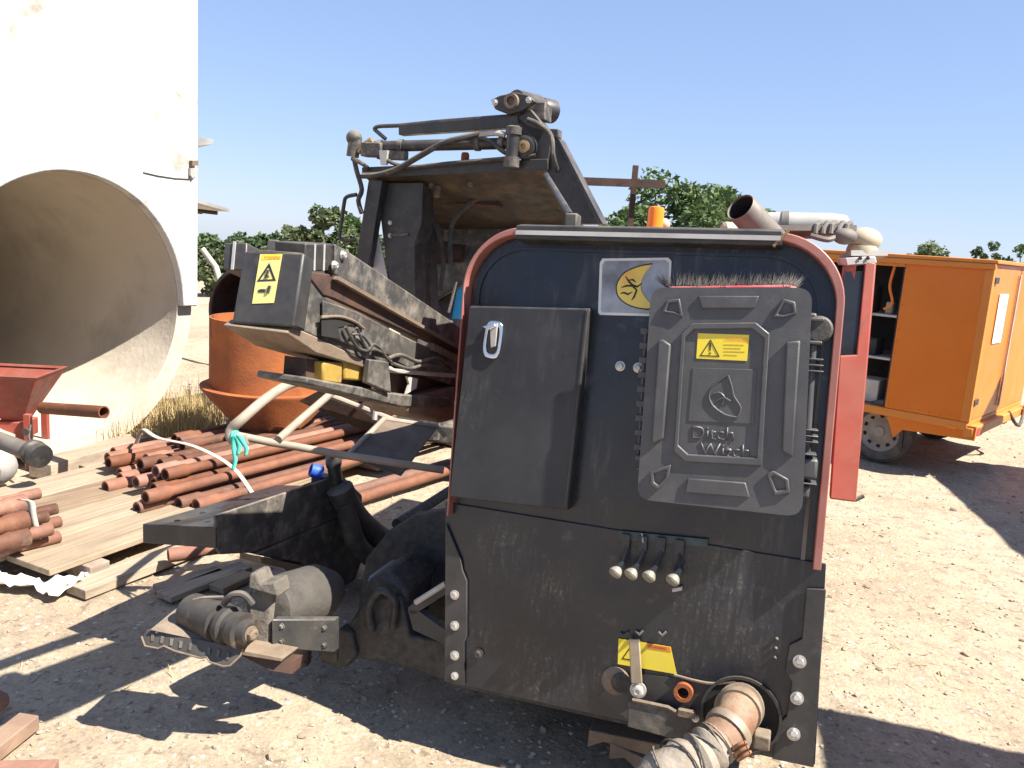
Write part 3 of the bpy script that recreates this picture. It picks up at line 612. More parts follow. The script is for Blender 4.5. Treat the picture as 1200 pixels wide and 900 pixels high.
m = MB(); m.tube([sp(.42, .5, .002), sp(.5, .6, .002), sp(.58, .52, .002)], .004, 6); m.tube([sp(.5, .6, .002), sp(.5, .66, .002)], .005, 6); m.build('hazard_figure', INK, sk)
m = MB(); m.tube([sp(.66, .2, .002), sp(.7, .34, .002)], .006, 6); m.box(sp(.4, .25, .002), sx * .01, sy * .006, n_e * .001); m.box(sp(.25, .25, .002), sx * .004, sy * .005, n_e * .001); m.build('clearance_figure', INK, sk)
# body behind the end box
side('mast_side_plate', [(356, 296), (362, 318), (383, 350), (484, 399), (533, 420), (533, 452), (455, 424), (436, 426), (376, 397), (344, 383)], BLKD, .2, -.004)
side('mast_side_web', [(379, 352), (420, 366), (484, 400), (470, 420), (412, 405), (379, 392)], BLKD, .01, .012)
side('slot_hole', [(377, 373), (395, 371), (413, 375), (424, 384), (410, 381), (396, 384), (400, 398), (377, 394)], SOOT_HOLE, .004, .018)
m = MB(); m.tube(bez([MQ(376, 372, .02), MQ(398, 371, .022), MQ(416, 377, .022), MQ(426, 385, .02)], 5), .006, 7); part(m, 'slot_lip', BROWN)
# belly of the mast
m = MB(); m.prism([MQ(345, 383, .0), MQ(376, 397, .0), MQ(436, 426, 0), MQ(437, 434, 0), MQ(370, 414, 0), MQ(335, 390, 0)], -LU * .27); part(m, 'mast_belly', BROWN, bevel=.004)
# upper block and rail
m = MB(); m.prism([MQ(358, 285, .0), MQ(395, 286, .0), MQ(402, 300, 0), MQ(386, 318, 0), MQ(358, 318, 0)], -LU * .13); part(m, 'rail_stop', BLKM, bevel=.004)
for x in (368, 379): MB().prism([MQ(x, 286, .001), MQ(x + 2, 286, .001), MQ(x + 1, 317, .001), MQ(x - 1, 317, .001)], LU * .002).build('weld_seam', ALU, rig)
m = MB(); m.prism([onplane(x, y, tr + MM * .16, n_e) for x, y in ((263, 284), (289, 284), (288, 317), (261, 316))], MM * .1); part(m, 'rail_stop', BLKM, bevel=.004)
m = MB(); m.prism([onplane(x, y, tr + MM * .158, n_e) for x, y in ((274, 283), (277, 283), (274, 316), (271, 316))], -MM * .004); part(m, 'weld_seam', ALU)
side('mast_rail', [(393, 286), (403, 291), (541, 384), (541, 408), (498, 384), (393, 322)], BLKD, .05, .012, .004)
side('rail_groove', [(358, 318), (393, 322), (498, 384), (541, 408), (541, 416), (530, 413), (392, 350), (379, 346)], DKRUST, .03, .003)
m = MB(); m.prism([MQ(392, 323, .013), MQ(541, 409, .013), MQ(541, 412, .013), MQ(390, 327, .013)], LU * .02); part(m, 'rail_lip', BROWN)
for x, y in ((401, 299), (391, 311)): bolt(MQ(x, y, .013), LU, .016)
# far rail so that the mast has its width
m = MB(); p0 = MQ(393, 286) - LU * .25; m.prism([p0, p0 + MM * 5.4, p0 + MM * 5.4 - MT * .09, p0 - MT * .09], -LU * .05); part(m, 'mast_rail', BLKD, bevel=.004)
m = MB(); p0 = MQ(533, 384) ; m.prism([p0, p0 + MM * 3.9, p0 + MM * 3.9 - MT * .2, p0 - MT * .2], -LU * .2); part(m, 'mast_beam', BLKD, bevel=.004)
# toothed strip, tray and blocks under the rail
for k in range(7):
    x = 508 + k * 4.4; m = MB(); m.prism([MQ(x, 402 + k * 2.2, .02), MQ(x + 3.4, 404 + k * 2.2, .02), MQ(x + 1.7, 411 + k * 2.1, .02)], -LU * .03); part(m, 'rack_tooth', BROWN)
m = MB(); m.prism([MQ(457, 428), MQ(463, 432), MQ(534, 438), MQ(534, 443), MQ(460, 437), MQ(455, 432)], -LU * .16); part(m, 'cable_tray', ALU, bevel=.003)
for x, y, w, h, mt in ((468, 420, 7, 13, BLKM), (481, 421, 6, 13, WHITEM), (492, 420, 9, 12, BLKM), (515, 432, 11, 6, WHITEM), (505, 424, 8, 10, BLKD)):
    m = MB(); m.prism([MQ(x - w / 2, y - h / 2, -.02), MQ(x + w / 2, y - h / 2, -.02), MQ(x + w / 2, y + h / 2, -.02), MQ(x - w / 2, y + h / 2, -.02)], -LU * .05); part(m, 'tray_clamp', mt, bevel=.004)
m = MB(); m.prism([MQ(477, 441, .0), MQ(490, 444, .0), MQ(488, 455, 0), MQ(476, 462, 0), MQ(480, 450, 0)], -LU * .01); part(m, 'torn_tag', WHITEM)
m = MB(); m.prism([MQ(434, 421, .03), MQ(456, 424, .03), MQ(459, 461, .03), MQ(431, 449, .03)], -LU * .03); part(m, 'clamp_plate', BLKD, bevel=.004)
for x0, x1, y in ((379, 402, 424), (404, 431, 421)):
    m = MB(); m.prism([MQ(x0, y, -.02), MQ(x1, y + 1, -.02), MQ(x1 - 1, y + 26, -.02), MQ(x0, y + 24, -.02)], -LU * .1); part(m, 'yellow_slide_block', YELB, bevel=.006)
m = MB(); m.prism([MQ(360, 420, -.06), MQ(440, 432, -.06), MQ(534, 440, -.06), MQ(534, 470, -.06), MQ(440, 462, -.06), MQ(358, 446, -.06)], -LU * .1); part(m, 'mast_underframe', DKRUST)
m = MB(); m.prism([MQ(361, 442, .01), MQ(380, 446, .01), MQ(470, 462, .01), MQ(530, 466, .01), MQ(530, 478, .01), MQ(470, 477, .01), MQ(359, 450, .01)], -LU * .22); part(m, 'mast_foot_beam', BLKD, bevel=.005)
m = MB(); m.prism([MQ(470, 470, .0), MQ(534, 452, .0), MQ(534, 492, .0), MQ(520, 496, 0), MQ(480, 488, 0)], -LU * .2); part(m, 'slide_gearbox', BROWN, bevel=.012)
# hoses along the mast
for pl, r in (([(405, 383), (412, 397), (420, 408), (430, 411), (437, 404), (445, 408), (452, 418), (458, 424)], .007), ([(418, 384), (424, 398), (430, 409), (440, 410), (450, 414)], .006), ([(412, 392), (424, 393), (434, 406), (433, 416)], .005), ([(455, 420), (470, 416), (490, 424), (512, 420), (530, 432)], .009), ([(460, 426), (480, 432), (500, 428), (534, 436)], .008)):
    m = MB(); m.tube(bez([MQ(x, y, .03) for x, y in pl], 4), r, 8); part(m, 'hydraulic_hose', RUBBER)

# ------------------------------------------------------------------ rod loader frame above the mast
DL = 3.5
L0 = Q(535, 200, DL)
XF = (L0, Q(535, 200, 5.2), 5.2 / DL)
def LQ(x, y, off=0.0): return onplane(x, y, L0 + LB * off, LB)   # pixel -> plane square to the rig's long axis
m = MB(); m.prism([LQ(432, 210), LQ(448, 212), LQ(431, 314), LQ(417, 304)], LB * .05); part(m, 'loader_post', BLKM, bevel=.003)
m = MB(); m.prism([LQ(441, 214, .06), LQ(496, 214, .06), LQ(494, 262, .06), LQ(486, 285, .06), LQ(487, 360, .06), LQ(468, 362, .06), LQ(455, 330, .06)], MM * .12); part(m, 'loader_cheek', BLKM, bevel=.004)
m = MB(); m.prism([LQ(487, 262, .3), LQ(497, 250, .3), LQ(512, 262, .3), LQ(503, 300, .3), LQ(506, 372, .3), LQ(484, 372, .3)], MM * .1); part(m, 'loader_inner_post', BLKM, bevel=.004)
m = MB(); m.prism([LQ(441, 262, .05), LQ(455, 330, .05), LQ(431, 314, .05)], LB * .006); part(m, 'gusset', ALU)
for x, y in ((457, 261), (457, 276)): bolt(LQ(x, y, .06), -LB, .009)
m = MB(); m.tube([LQ(458, 276, .055), LQ(478, 275, .055)], .006, 6); part(m, 'latch_pin', BLKD)
# roof plate sloping with the mast
ra, rb = LQ(424, 205), LQ(640, 197)
m = MB(); m.prism([ra, rb, rb + MM * .72, ra + MM * .72 + LU * .04], MT * .012); part(m, 'loader_roof', LROOF)
m = MB(); m.prism([LQ(424, 196, -.01), LQ(642, 186, -.01), LQ(642, 199, -.01), LQ(424, 209, -.01)], LB * .012); part(m, 'loader_front_flange', BLKM, bevel=.003)
m = MB(); m.prism([ra + MM * .7 + LU * .02, rb + MM * .7, rb + MM * .7 - MT * .1, rb + MM * .7 - MT * .12 - LU * .3, rb + MM * .7 - MT * .17 - LU * .45, rb + MM * .7 - MT * .3 - LU * .52, ra + MM * .7 - MT * .4 + LU * .1], MM * .03); part(m, 'loader_arch', BLKD, bevel=.005)
for x, y in ((460, 214), (506, 215), (552, 213), (512, 226)): MB().lathe(LQ(x, y, .12), -MT, [(.012, -.03), (.016, 0), (.013, .02)], 10).build('roof_stud', BROWN, rig)
m = MB(); m.box(LQ(520, 232, .35), LU * .3, MM * .02, MT * .03); part(m, 'roof_rib', DKRUST)
m = MB(); m.tube(bez([LQ(470, 250, .45), LQ(540, 247, .5), LQ(610, 240, .5), LQ(655, 243, .45)], 5), .022, 10); part(m, 'loader_pipe', LROOF)
# gear and hoses deep inside
for x, y, d_, r, mt in ((520, 296, .62, .06, DKRUST), (545, 282, .7, .05, BROWN), (535, 330, .75, .06, BLKD), (510, 320, .7, .03, DKRUST)):
    m = MB(); m.lathe(LQ(x, y, d_), LU, [(r * .6, -.12), (r, -.1), (r, .02), (r * .8, .04), (r * .8, .12)], 16); part(m, 'drive_gear', mt)
m = MB(); m.prism([LQ(515, 325, .6), LQ(532, 322, .6), LQ(524, 380, .6), LQ(507, 380, .6)], MM * .1); part(m, 'inner_strut', BLKM)
m = MB(); m.tube([LQ(535, 330, .55), LQ(526, 366, .55)], .008, 8); part(m, 'chrome_rod', CHROME)
# right hand inclined beam
m = MB(); m.prism([LQ(641, 160, .02), LQ(652, 160, .02), LQ(704, 262, .02), LQ(676, 262, .02), LQ(642, 200, .02)], LB * .12); part(m, 'loader_strut', BLKM, bevel=.004)
m = MB(); m.prism([LQ(651, 160, .01), LQ(655, 163, .01), LQ(706, 262, .01), LQ(700, 262, .01)], LB * .1); part(m, 'strut_edge', BLKM)
# cylinders and bars on top
m = MB(); m.tube([LQ(437, 172), LQ(596, 168)], .024, 14); cyl = part(m, 'loader_cylinder', BLKM)
for x in (445, 470, 560, 588):
    y = 172 - (x - 437) * 4 / 159; MB().lathe(LQ(x, y), LU, [(.024, -.012), (.029, -.011), (.029, .011), (.024, .012)], 14).build('cylinder_collar', BLKD, cyl)
m = MB(); m.prism([LQ(467, 146, -.01), LQ(606, 135, -.01), LQ(608, 149, -.01), LQ(467, 158, -.01)], LB * .05); part(m, 'loader_top_bar', BLKM, bevel=.003)
m = MB(); m.tube(bez([LQ(600, 136), LQ(520, 142), LQ(468, 147), LQ(445, 148), LQ(439, 151), LQ(444, 156), LQ(452, 163)], 4), .009, 8); part(m, 'bent_handle', BLKM)
m = MB(); m.tube([LQ(417, 160, -.02), LQ(413, 184, -.02)], [.03, .028], 14); m.ball(LQ(415, 162, -.02), .036, 14, 8); part(m, 'swivel_fitting', BLKD)
m = MB(); m.tube([LQ(420, 178, -.02), LQ(427, 170, -.02), LQ(436, 164, -.02)], .014, 10); part(m, 'brass_fitting', BRASS)
m = MB(); m.box(LQ(438, 176, -.01), LU * .05, LB * .03, Z * .03); m.box(LQ(460, 182, 0), LU * .07, LB * .02, Z * .02); part(m, 'valve_block', BLKD, bevel=.006)
m = MB(); m.prism([LQ(444, 176, -.04), LQ(454, 176, -.04), LQ(452, 193, -.04), LQ(446, 193, -.04)], LB * .02); part(m, 'valve_lug', ALU)
m = MB(); m.tube(bez([LQ(424, 206, -.05), LQ(442, 205, -.05), LQ(465, 198, -.05), LQ(490, 184, -.06), LQ(518, 168, -.06), LQ(540, 162, -.05), LQ(562, 157, -.03)], 4), .013, 9); part(m, 'hydraulic_hose', RUBBER)
m = MB(); m.tube(bez([LQ(415, 186, -.02), LQ(418, 200, -.02), LQ(424, 222, -.02), LQ(420, 235, .0), LQ(424, 250, .0)], 4), .011, 9); part(m, 'hydraulic_hose', RUBBER)
m = MB(); m.tube(bez([LQ(418, 228), LQ(406, 231), LQ(403, 240), LQ(400, 262), LQ(398, 277), LQ(404, 282), LQ(417, 281)], 4), .009, 8); part(m, 'mirror_loop', BLKM)
for pl, r in (([(413, 186), (430, 196), (438, 214), (452, 232), (455, 300)], .01), ([(440, 180), (458, 190), (480, 196), (520, 192), (590, 186)], .009), ([(560, 160), (575, 166), (590, 178), (606, 184), (628, 182)], .009), ([(618, 140), (632, 146), (646, 160), (650, 190), (668, 240)], .01), ([(470, 222), (500, 232), (510, 260), (520, 300), (516, 340)], .012), ([(600, 214), (560, 232), (530, 262), (528, 310)], .012)):
    MB().tube(bez([LQ(x, y, -.03 if y < 210 else .3) for x, y in pl], 4), r, 8).build('hydraulic_hose', RUBBER, rig)
m = MB(); m.tube([LQ(602, 150, -.05), LQ(599, 192, -.05)], .027, 14); part(m, 'lift_cylinder', BLKM)
m = MB(); m.lathe(LQ(602, 152, -.05), Z, [(.033, -.02), (.033, .01), (.02, .015)], 14); part(m, 'cylinder_cap', BLKD)
m = MB(); m.lathe(LQ(599, 190, -.05), Z, [(.034, -.02), (.034, .02)], 14); part(m, 'cylinder_cap', BLKD)
m = MB(); m.prism([LQ(607, 136, .0), LQ(618, 146, .0), LQ(640, 152, .0), LQ(646, 165, 0), LQ(640, 200, .0), LQ(612, 196, .0), LQ(604, 160, 0)], LB * .02); part(m, 'pivot_plate', BLKM, bevel=.004)
c = LQ(617, 173, -.005); m = MB(); m.lathe(c, -LB, [(.048, 0), (.048, .03), (.04, .035), (.028, .035)], 24); part(m, 'roller', BLKM)
m = MB(); m.lathe(c - LB * .03, -LB, [(.026, 0), (.026, .012), (.012, .014), (.01, .006)], 18); part(m, 'roller_pin', BRASS)
fl = [LQ(575, 117, -.03), LQ(585, 112, -.03), LQ(604, 108, -.03), LQ(622, 112, -.03), LQ(627, 119, -.03), LQ(612, 130, -.03), LQ(596, 134, -.03), LQ(580, 128, -.03)]
m = MB(); m.prism(fl, LB * .03); part(m, 'motor_flange', BLKM, bevel=.006)
for x, y, r in ((580, 120, .012), (620, 117, .012)): bolt(LQ(x, y, -.035), -LB, r)
m = MB(); m.lathe(LQ(600, 119, -.03), -LB, [(.032, 0), (.03, .02), (.018, .02), (.016, .004)], 20); part(m, 'motor_boss', BROWN)
m = MB(); m.lathe(LQ(604, 121, 0), LB + LU * .5, [(.055, 0), (.055, .12), (.045, .15), (.05, .16), (.05, .22)], 18); part(m, 'hydraulic_motor', BLKM)
m = MB(); m.prism([LQ(598, 132, .0), LQ(622, 128, .0), LQ(640, 150, .0), LQ(632, 168, .0), LQ(612, 150, .0)], LB * .07); part(m, 'motor_mount', BLKM, bevel=.006)
for k in range(3): MB().tube(bez([LQ(612 + 6 * k, 128, .1), LQ(622 + 6 * k, 150 - 4 * k, .14), LQ(628 + 5 * k, 180, .1)], 4), .011, 8).build('motor_hose', RUBBER, rig)
m = MB(); m.box(LQ(636, 132, .08), LU * .025, LB * .05, Z * .035); m.box(LQ(651, 157, .04), LU * .02, LB * .03, Z * .017); part(m, 'port_block', BLKD, bevel=.005)
m = MB(); m.lathe(LQ(545, 187, .05), Z, [(.018, -.02), (.018, .02), (.014, .03)], 10); part(m, 'grease_plug', RUST)
m = MB(); m.tube(bez([LQ(561, 158, -.03), LQ(580, 156, -.03), LQ(592, 158, -.03)], 4), .012, 8); part(m, 'hose_fitting', ALU)

# ------------------------------------------------------------------ step frame of bent tube beside the mast
DS = 3.25
XF = None
def SQ(x, y, k=0.0): return Q(x, y, DS + k)
m = MB(); m.tube(bez([SQ(386, 449, .5), SQ(360, 447, .4), SQ(338, 451, .3), SQ(312, 467, .12), SQ(285, 490, 0), SQ(272, 502, 0), SQ(270, 511, 0), SQ(276, 517, 0), SQ(290, 515, 0)], 5), .021, 12); part(m, 'step_tube', mat('dusty_tube', (.3, .25, .2), (.22, .18, .14), 10, .6, .8, dust=DUST, dustamt=.7))
m = MB(); m.tube([SQ(276, 510, 0), SQ(320, 519, .05), SQ(345, 523, .08), SQ(400, 533, .1), SQ(520, 551, .15)], .016, 10); part(m, 'step_rail', MATS['dusty_tube'])
m = MB(); m.tube([SQ(326, 515, .04), SQ(352, 492, .2), SQ(388, 461, .45)], .017, 10); part(m, 'step_brace', MATS['dusty_tube'])
m = MB(); q = [SQ(407, 534, .1), SQ(450, 491, .5), SQ(512, 500, .6), SQ(470, 556, .15)]; m.prism(q, -Z * .008); part(m, 'step_plate', mat('step_brown', (.075, .05, .035), (.11, .075, .05), 8, .6, .8, dust=DUST, dustamt=.25))
m = MB(); m.tube([q[0], q[1]], .012, 8); m.tube([q[1], q[2], SQ(522, 512, .6)], .012, 8); part(m, 'step_edge', MATS['dusty_tube'])
m = MB(); m.prism([SQ(350, 470, .6), SQ(385, 452, .6), SQ(470, 470, .8), SQ(450, 500, .8), SQ(420, 502, .8)], LB * .02); part(m, 'shade_plate', DKRUST)
m = MB(); m.tube([SQ(383, 462, .55), SQ(460, 492, .65)], .014, 8); part(m, 'cross_tube', MATS['dusty_tube'])
m = MB(); m.tube([SQ(441, 470, .6), SQ(439, 492, .6)], .012, 8); part(m, 'support_stub', ALU)
rag = thing('green_rag', Q(277, 530, 3.2), 'torn turquoise rag knotted round the bent step tube', 'rag')
m = MB()
for pl in ([(276, 510), (274, 525), (276, 540), (273, 551)], [(280, 510), (285, 518), (289, 526), (288, 534)], [(277, 511), (281, 522), (279, 533)]):
    pts = bez([SQ(x, y, -.03) for x, y in pl], 4); n_ = len(pts); w_ = [.011 - .004 * i / n_ for i in range(n_)]
    vs = []
    for p, w in zip(pts, w_): vs += [p - RT * w, p + RT * w + FW * .006 * math.sin(w * 700)]
    m.add(vs, [(2 * i, 2 * i + 1, 2 * i + 3, 2 * i + 2) for i in range(n_ - 1)])
o = m.build('rag_strip', GREEN, rag); so_ = o.modifiers.new('thick', 'SOLIDIFY'); so_.thickness = .003
m = MB(); m.lathe(SQ(275, 511, 0), (SQ(290, 514) - SQ(275, 511)), [(.022, -.012), (.028, -.006), (.027, .006), (.022, .012)], 12); m.build('rag_knot', GREEN, rag)

# ------------------------------------------------------------------ black channel beam, arm, hoses, track gear
DB = 2.9
XF = None
b0 = Q(253, 606, DB)
def BQ(x, y, off=0.0): return onplane(x, y, b0 + LU * off, LU)
side_pl = [BQ(253, 604), BQ(397, 557), BQ(405, 603), BQ(294, 648), BQ(258, 650), BQ(253, 640)]
m = MB(); m.prism(side_pl, -LU * .012); part(m, 'channel_side', BLKD, bevel=.004)
tl, trr = onplane(167, 614, b0, LB), BQ(253, 618)
ln = (BQ(397, 570) - BQ(253, 618)).length; dirb = (BQ(397, 570) - BQ(253, 618)).normalized()
m = MB(); m.prism([tl, trr - LU * .004, trr - LU * .004 + dirb * ln, tl + dirb * ln], -Z * .008); tp = part(m, 'channel_top', BLK, bevel=.003)
m = MB(); m.prism([tl, trr, trr - Z * .08, tl - Z * .075], dirb * .012); part(m, 'channel_end', BLK, bevel=.003)
m = MB(); p = tl + dirb * .02; m.prism([p - Z * .01, p + dirb * (ln - .05) - Z * .01, p + dirb * (ln - .05) - Z * .075, p - Z * .075], LU * .012); part(m, 'channel_side', BLK)
for k in range(6):
    for e in (.3, .72):
        c = tl + (trr - tl) * e + dirb * ln * (k + .5) / 6; MB().lathe(c, Z, [(.012, 0), (.012, .0015), (.0015, .002)], 12).build('bolt_hole', SOOT_HOLE, tp)
m = MB(); m.prism([BQ(400, 555, .0), BQ(425, 580, .0), BQ(427, 650, 0), BQ(410, 700, 0), BQ(404, 745, .0), BQ(392, 740, .0), BQ(385, 690, 0), BQ(350, 660, 0), BQ(300, 650, 0), BQ(404, 604, 0)], -LU * .16); part(m, 'beam_leg', BLKD, bevel=.01)
m = MB(); m.prism([BQ(306, 653, .01), BQ(352, 662, .01), BQ(375, 668, .01), BQ(380, 676, .01), BQ(350, 670, .01), BQ(306, 660, .01)], -LU * .1); part(m, 'leg_edge', BROWN)
# knuckle and hoses
m = MB(); m.tube([BQ(391, 545, .0), BQ(400, 600, .02)], .03, 12); m.lathe(BQ(391, 543, 0), Z, [(.032, -.02), (.036, 0), (.036, .035), (.028, .045)], 12); part(m, 'post_knuckle', BLKM)
m = MB(); m.tube(bez([BQ(398, 572, .05), BQ(412, 600, .08), BQ(440, 628, .12), BQ(480, 650, .2), BQ(528, 672, .28)], 5), .06, 14); part(m, 'swing_arm', RUBBER)
m = MB(); m.tube(bez([BQ(404, 590, .08), BQ(420, 640, .12), BQ(455, 660, .15), BQ(500, 655, .22), BQ(530, 690, .3)], 5), .045, 12); part(m, 'feed_hose', RUBBER)
m = MB(); m.tube(bez([BQ(410, 585, .06), BQ(430, 612, .1), BQ(450, 640, .14), BQ(470, 665, .16)], 5), .022, 10); part(m, 'arm_strut', BLKD)
m = MB(); m.box(BQ(408, 603, .06), LU * .03, LB * .03, Z * .035); part(m, 'arm_lug', BROWN, bevel=.008)
m = MB(); m.prism([PP(*q, -.45) for q in ((418, 720), (428, 655), (455, 622), (485, 603), (545, 596), (545, 730))], LB * .06); part(m, 'chassis_side', GRIME, bevel=.01)
for pl, r, mt in (([(425, 640), (470, 612), (505, 590), (545, 570)], .03, GRIME), ([(420, 665), (450, 650), (490, 636), (545, 596)], .018, RUBBER), ([(430, 655), (480, 628), (505, 622), (545, 615)], .014, RUBBER), ([(425, 676), (470, 645), (500, 635), (545, 640)], .02, GRIME)):
    m = MB(); m.tube(bez([BQ(x, y, .02) + LB * .35 for x, y in pl], 4), r, 9); part(m, 'chassis_hose', mt)
cap = thing('blue_cap', BQ(372, 556, -.1), 'small bright blue cap lying on the black channel beam', 'cap')  # a blue cap, modelled as a small open shell
m = MB(); c = BQ(370, 552, -.06); m.lathe(c, V((-.8, -.35, .3)), [(.026, -.03), (.03, -.028), (.032, .0), (.03, .024), (.022, .024), (.02, -.02)], 16); m.build('cap_shell', BLUEC, cap)
m = MB(); m.box(BQ(380, 562, -.06), LU * .04, LB * .05, Z * .025); part(m, 'beam_valve', BLKM, bevel=.008)
# chassis frame at the panel's foot
def CQ(x, y, w=-.12): return PP(x, y, w)
m = MB(); m.prism([CQ(404, 738), CQ(430, 700), CQ(470, 700), CQ(480, 745), CQ(526, 752), CQ(526, 800), CQ(468, 780), CQ(398, 768)], LB * .1); part(m, 'chassis_frame', GRIME, bevel=.008)
m = MB(); m.prism([CQ(428, 682, -.14), CQ(450, 668, -.14), CQ(478, 690, -.14), CQ(472, 745, -.14), CQ(424, 752, -.14)], LB * .22); part(m, 'pivot_housing', GRIME, bevel=.02)
m = MB(); m.tube(bez([CQ(436, 740, -.1), CQ(432, 712, -.1), CQ(446, 692, -.1), CQ(462, 704, -.1), CQ(460, 736, -.1)], 5), .014, 9); part(m, 'grease_hose', GRIME)
m = MB(); m.prism([CQ(478, 712, -.1), CQ(526, 678, -.1), CQ(526, 694, -.1), CQ(482, 722, -.1)], LB * .03); m.prism([CQ(478, 715, -.1), CQ(490, 716, -.1), CQ(527, 742, -.1), CQ(527, 758, -.1), CQ(484, 738, -.1)], LB * .03); part(m, 'chassis_brace', BLKM)
m = MB(); m.tube([CQ(487, 706, -.08), CQ(522, 684, -.08)], .01, 8); part(m, 'brace_rod', ALU)
m = MB(); m.box(CQ(470, 680, -.3), LU * .09, LB * .1, Z * .035); part(m, 'hose_manifold', mat('bluish_steel', (.1, .115, .14), (.14, .15, .17), 8, .4, .6), bevel=.015)
m = MB(); m.lathe(CQ(396, 760, -.15), LU, [(.05, -.05), (.058, -.04), (.058, .03), (.04, .04)], 18); part(m, 'idler_wheel', GRIME)
m = MB(); m.prism([CQ(388, 755, -.1), CQ(398, 735, -.1), CQ(412, 740, -.1), CQ(418, 768, -.1), CQ(404, 784, -.1), CQ(388, 783, -.1)], LB * .05); part(m, 'tow_lug', GRIME, bevel=.01)
# gearmotor casing and ground plate at the beam's foot
GB = mat('dusty_shaded_casing', (.06, .053, .045), (.095, .083, .07), 6, .7, .95, bump=.006, bscale=30, patch=(.035, .03, .027), pscale=6, plo=.5, phi=.68)  # dusty casing, its colour also darkened for the shade beside the bracket
DT = 2.85
XF = (Q(285, 745, DT), Q(285, 745, 2.5), 2.5 / DT)
def TQ(x, y, k=0.0): return Q(x, y, DT + k)
m = MB(); m.prism([TQ(292, 700, .06), TQ(304, 684, .06), TQ(318, 686, .06), TQ(320, 692, .06), TQ(313, 762, .06), TQ(288, 757, .06)], LB * .03); part(m, 'motor_bracket', mat('sunlit_casing', (.17, .145, .115), (.1, .086, .07), 8, .8, .95, bump=.005, patch=(.05, .042, .036), pscale=9, plo=.46, phi=.68), bevel=.008)  # bracket and lug tone kept bright, sunlight put into the colour
m = MB(); m.prism([TQ(290, 690, .02), TQ(292, 672, .02), TQ(300, 672, .02), TQ(305, 684, .02), TQ(322, 682, .02), TQ(326, 700, .02)], LB * .08); part(m, 'casing_lug', MATS['sunlit_casing'], bevel=.006)
a0 = TQ(310, 715, .16); a1 = TQ(384, 690, .5)
m = MB(); m.lathe(a0, a1 - a0, [(.07, 0), (.105, .02), (.115, .12), (.115, .3), (.09, .36), (.07, .4)], 22); part(m, 'gear_casing', GB)
m = MB(); m.prism([TQ(318, 726, .05), TQ(392, 726, .2), TQ(392, 765, .2), TQ(318, 760, .05)], LB * .035); part(m, 'mount_plate', BLKM, bevel=.004)
for x_, y_ in ((330, 734), (380, 736), (330, 752), (380, 756)): bolt(TQ(x_, y_, .05 + (x_ - 318) * .002), -LB, .011, BLKD)
m0 = TQ(222, 716, .1); m1 = TQ(292, 742, -.06); ax = (m1 - m0).normalized(); ML = (m1 - m0).length
m = MB(); m.lathe(m0, ax, [(.03, -.01), (.06, 0), (.068, .015), (.07, ML * .5), (.072, ML * .55), (.058, ML * .56), (.058, ML * .62), (.068, ML * .63), (.068, ML * .7), (.055, ML * .72), (.055, ML * .8), (.062, ML * .81), (.062, ML * .92), (.045, ML * .93), (.035, ML * 1.02), (.02, ML * 1.03)], 24); part(m, 'drive_motor', mat('scuffed_motor', (.03, .028, .027), (.065, .058, .05), 10, .45, .7, metal=.2, dust=DUST, dustamt=.16, patch=(.17, .11, .07), pscale=9, plo=.58, phi=.68))
bolt(m1 + ax * .004, ax, .024, BROWN, 'shaft_nut')
m = MB(); m.tube(bez([TQ(216, 740, .05), TQ(212, 722, .05), TQ(228, 703, .05), TQ(262, 700, .05)], 4), .007, 7); part(m, 'guard_wire', BLKD)
m = MB(); m.tube(bez([TQ(262, 708, -.02), TQ(272, 697, -.04), TQ(286, 697, -.04), TQ(296, 708, -.03)], 4), .012, 8); part(m, 'guard_wire', BLKD)
sp_ = [(166, 746), (171, 738), (186, 738), (285, 760), (282, 768), (270, 780), (262, 781), (246, 776), (242, 770), (235, 771), (205, 763), (192, 757), (186, 760), (170, 757)]
pl0 = TQ(226, 758, -.02); pn = V((-.15, -.86, .5)).normalized()
m = MB(); m.prism([onplane(x, y, pl0, pn) for x, y in sp_], -pn * .014); shoe = part(m, 'grouser_plate', BLKM, bevel=.003)
m = MB(); out = [onplane(x, y, pl0, pn) + pn * .001 for x, y in sp_]; m.tube(out[8:] + out[:1], .0035, 6); m.tube(out[3:9], .0035, 6); m.build('worn_edge', BROWN, shoe)
for k in range(9):
    x = 180 + k * 11; y = 746.5 + k * 2.7
    if k not in (5,): MB().prism([onplane(x + q[0], y + q[1], pl0 + pn * .001, pn) for q in ((-2, -4), (1.5, -3.5), (0, 5), (-3, 4.5))], pn * .003).build('lug_mark', BLKD, shoe)
m = MB(); m.prism([TQ(176, 738, .0), TQ(200, 734, .02), TQ(290, 757, 0), TQ(286, 761, -.02)], V((.02, .18, .0))); part(m, 'plate_flange', BROWN)
m = MB()
for k in range(90):
    t = random.random(); p = TQ(186 + 88 * t, 740 + 17 * t, .02) + V((random.uniform(-.02, .02), random.uniform(0, .06), 0)); stone(m, p, random.uniform(.012, .028))
part(m, 'caked_mud', mat('pale_mud', (.62, .58, .5), (.5, .45, .38), 20, .95), kind='stuff')
m = MB(); m.prism([TQ(280, 762, -.02), TQ(332, 772, -.02), TQ(330, 775, -.02), TQ(281, 767, -.02)], LB * .09); part(m, 'rust_tongue', BROWN)
m = MB(); m.prism([TQ(282, 768, .0), TQ(345, 775, .02), TQ(342, 790, .02), TQ(318, 786, 0)], LB * .05); part(m, 'rust_web', DKRUST)
m = MB(); p = TQ(350, 740, .25); m.tube([p, p.xy.to_3d()], .05, 10); part(m, 'stabilizer_leg', GRIME)

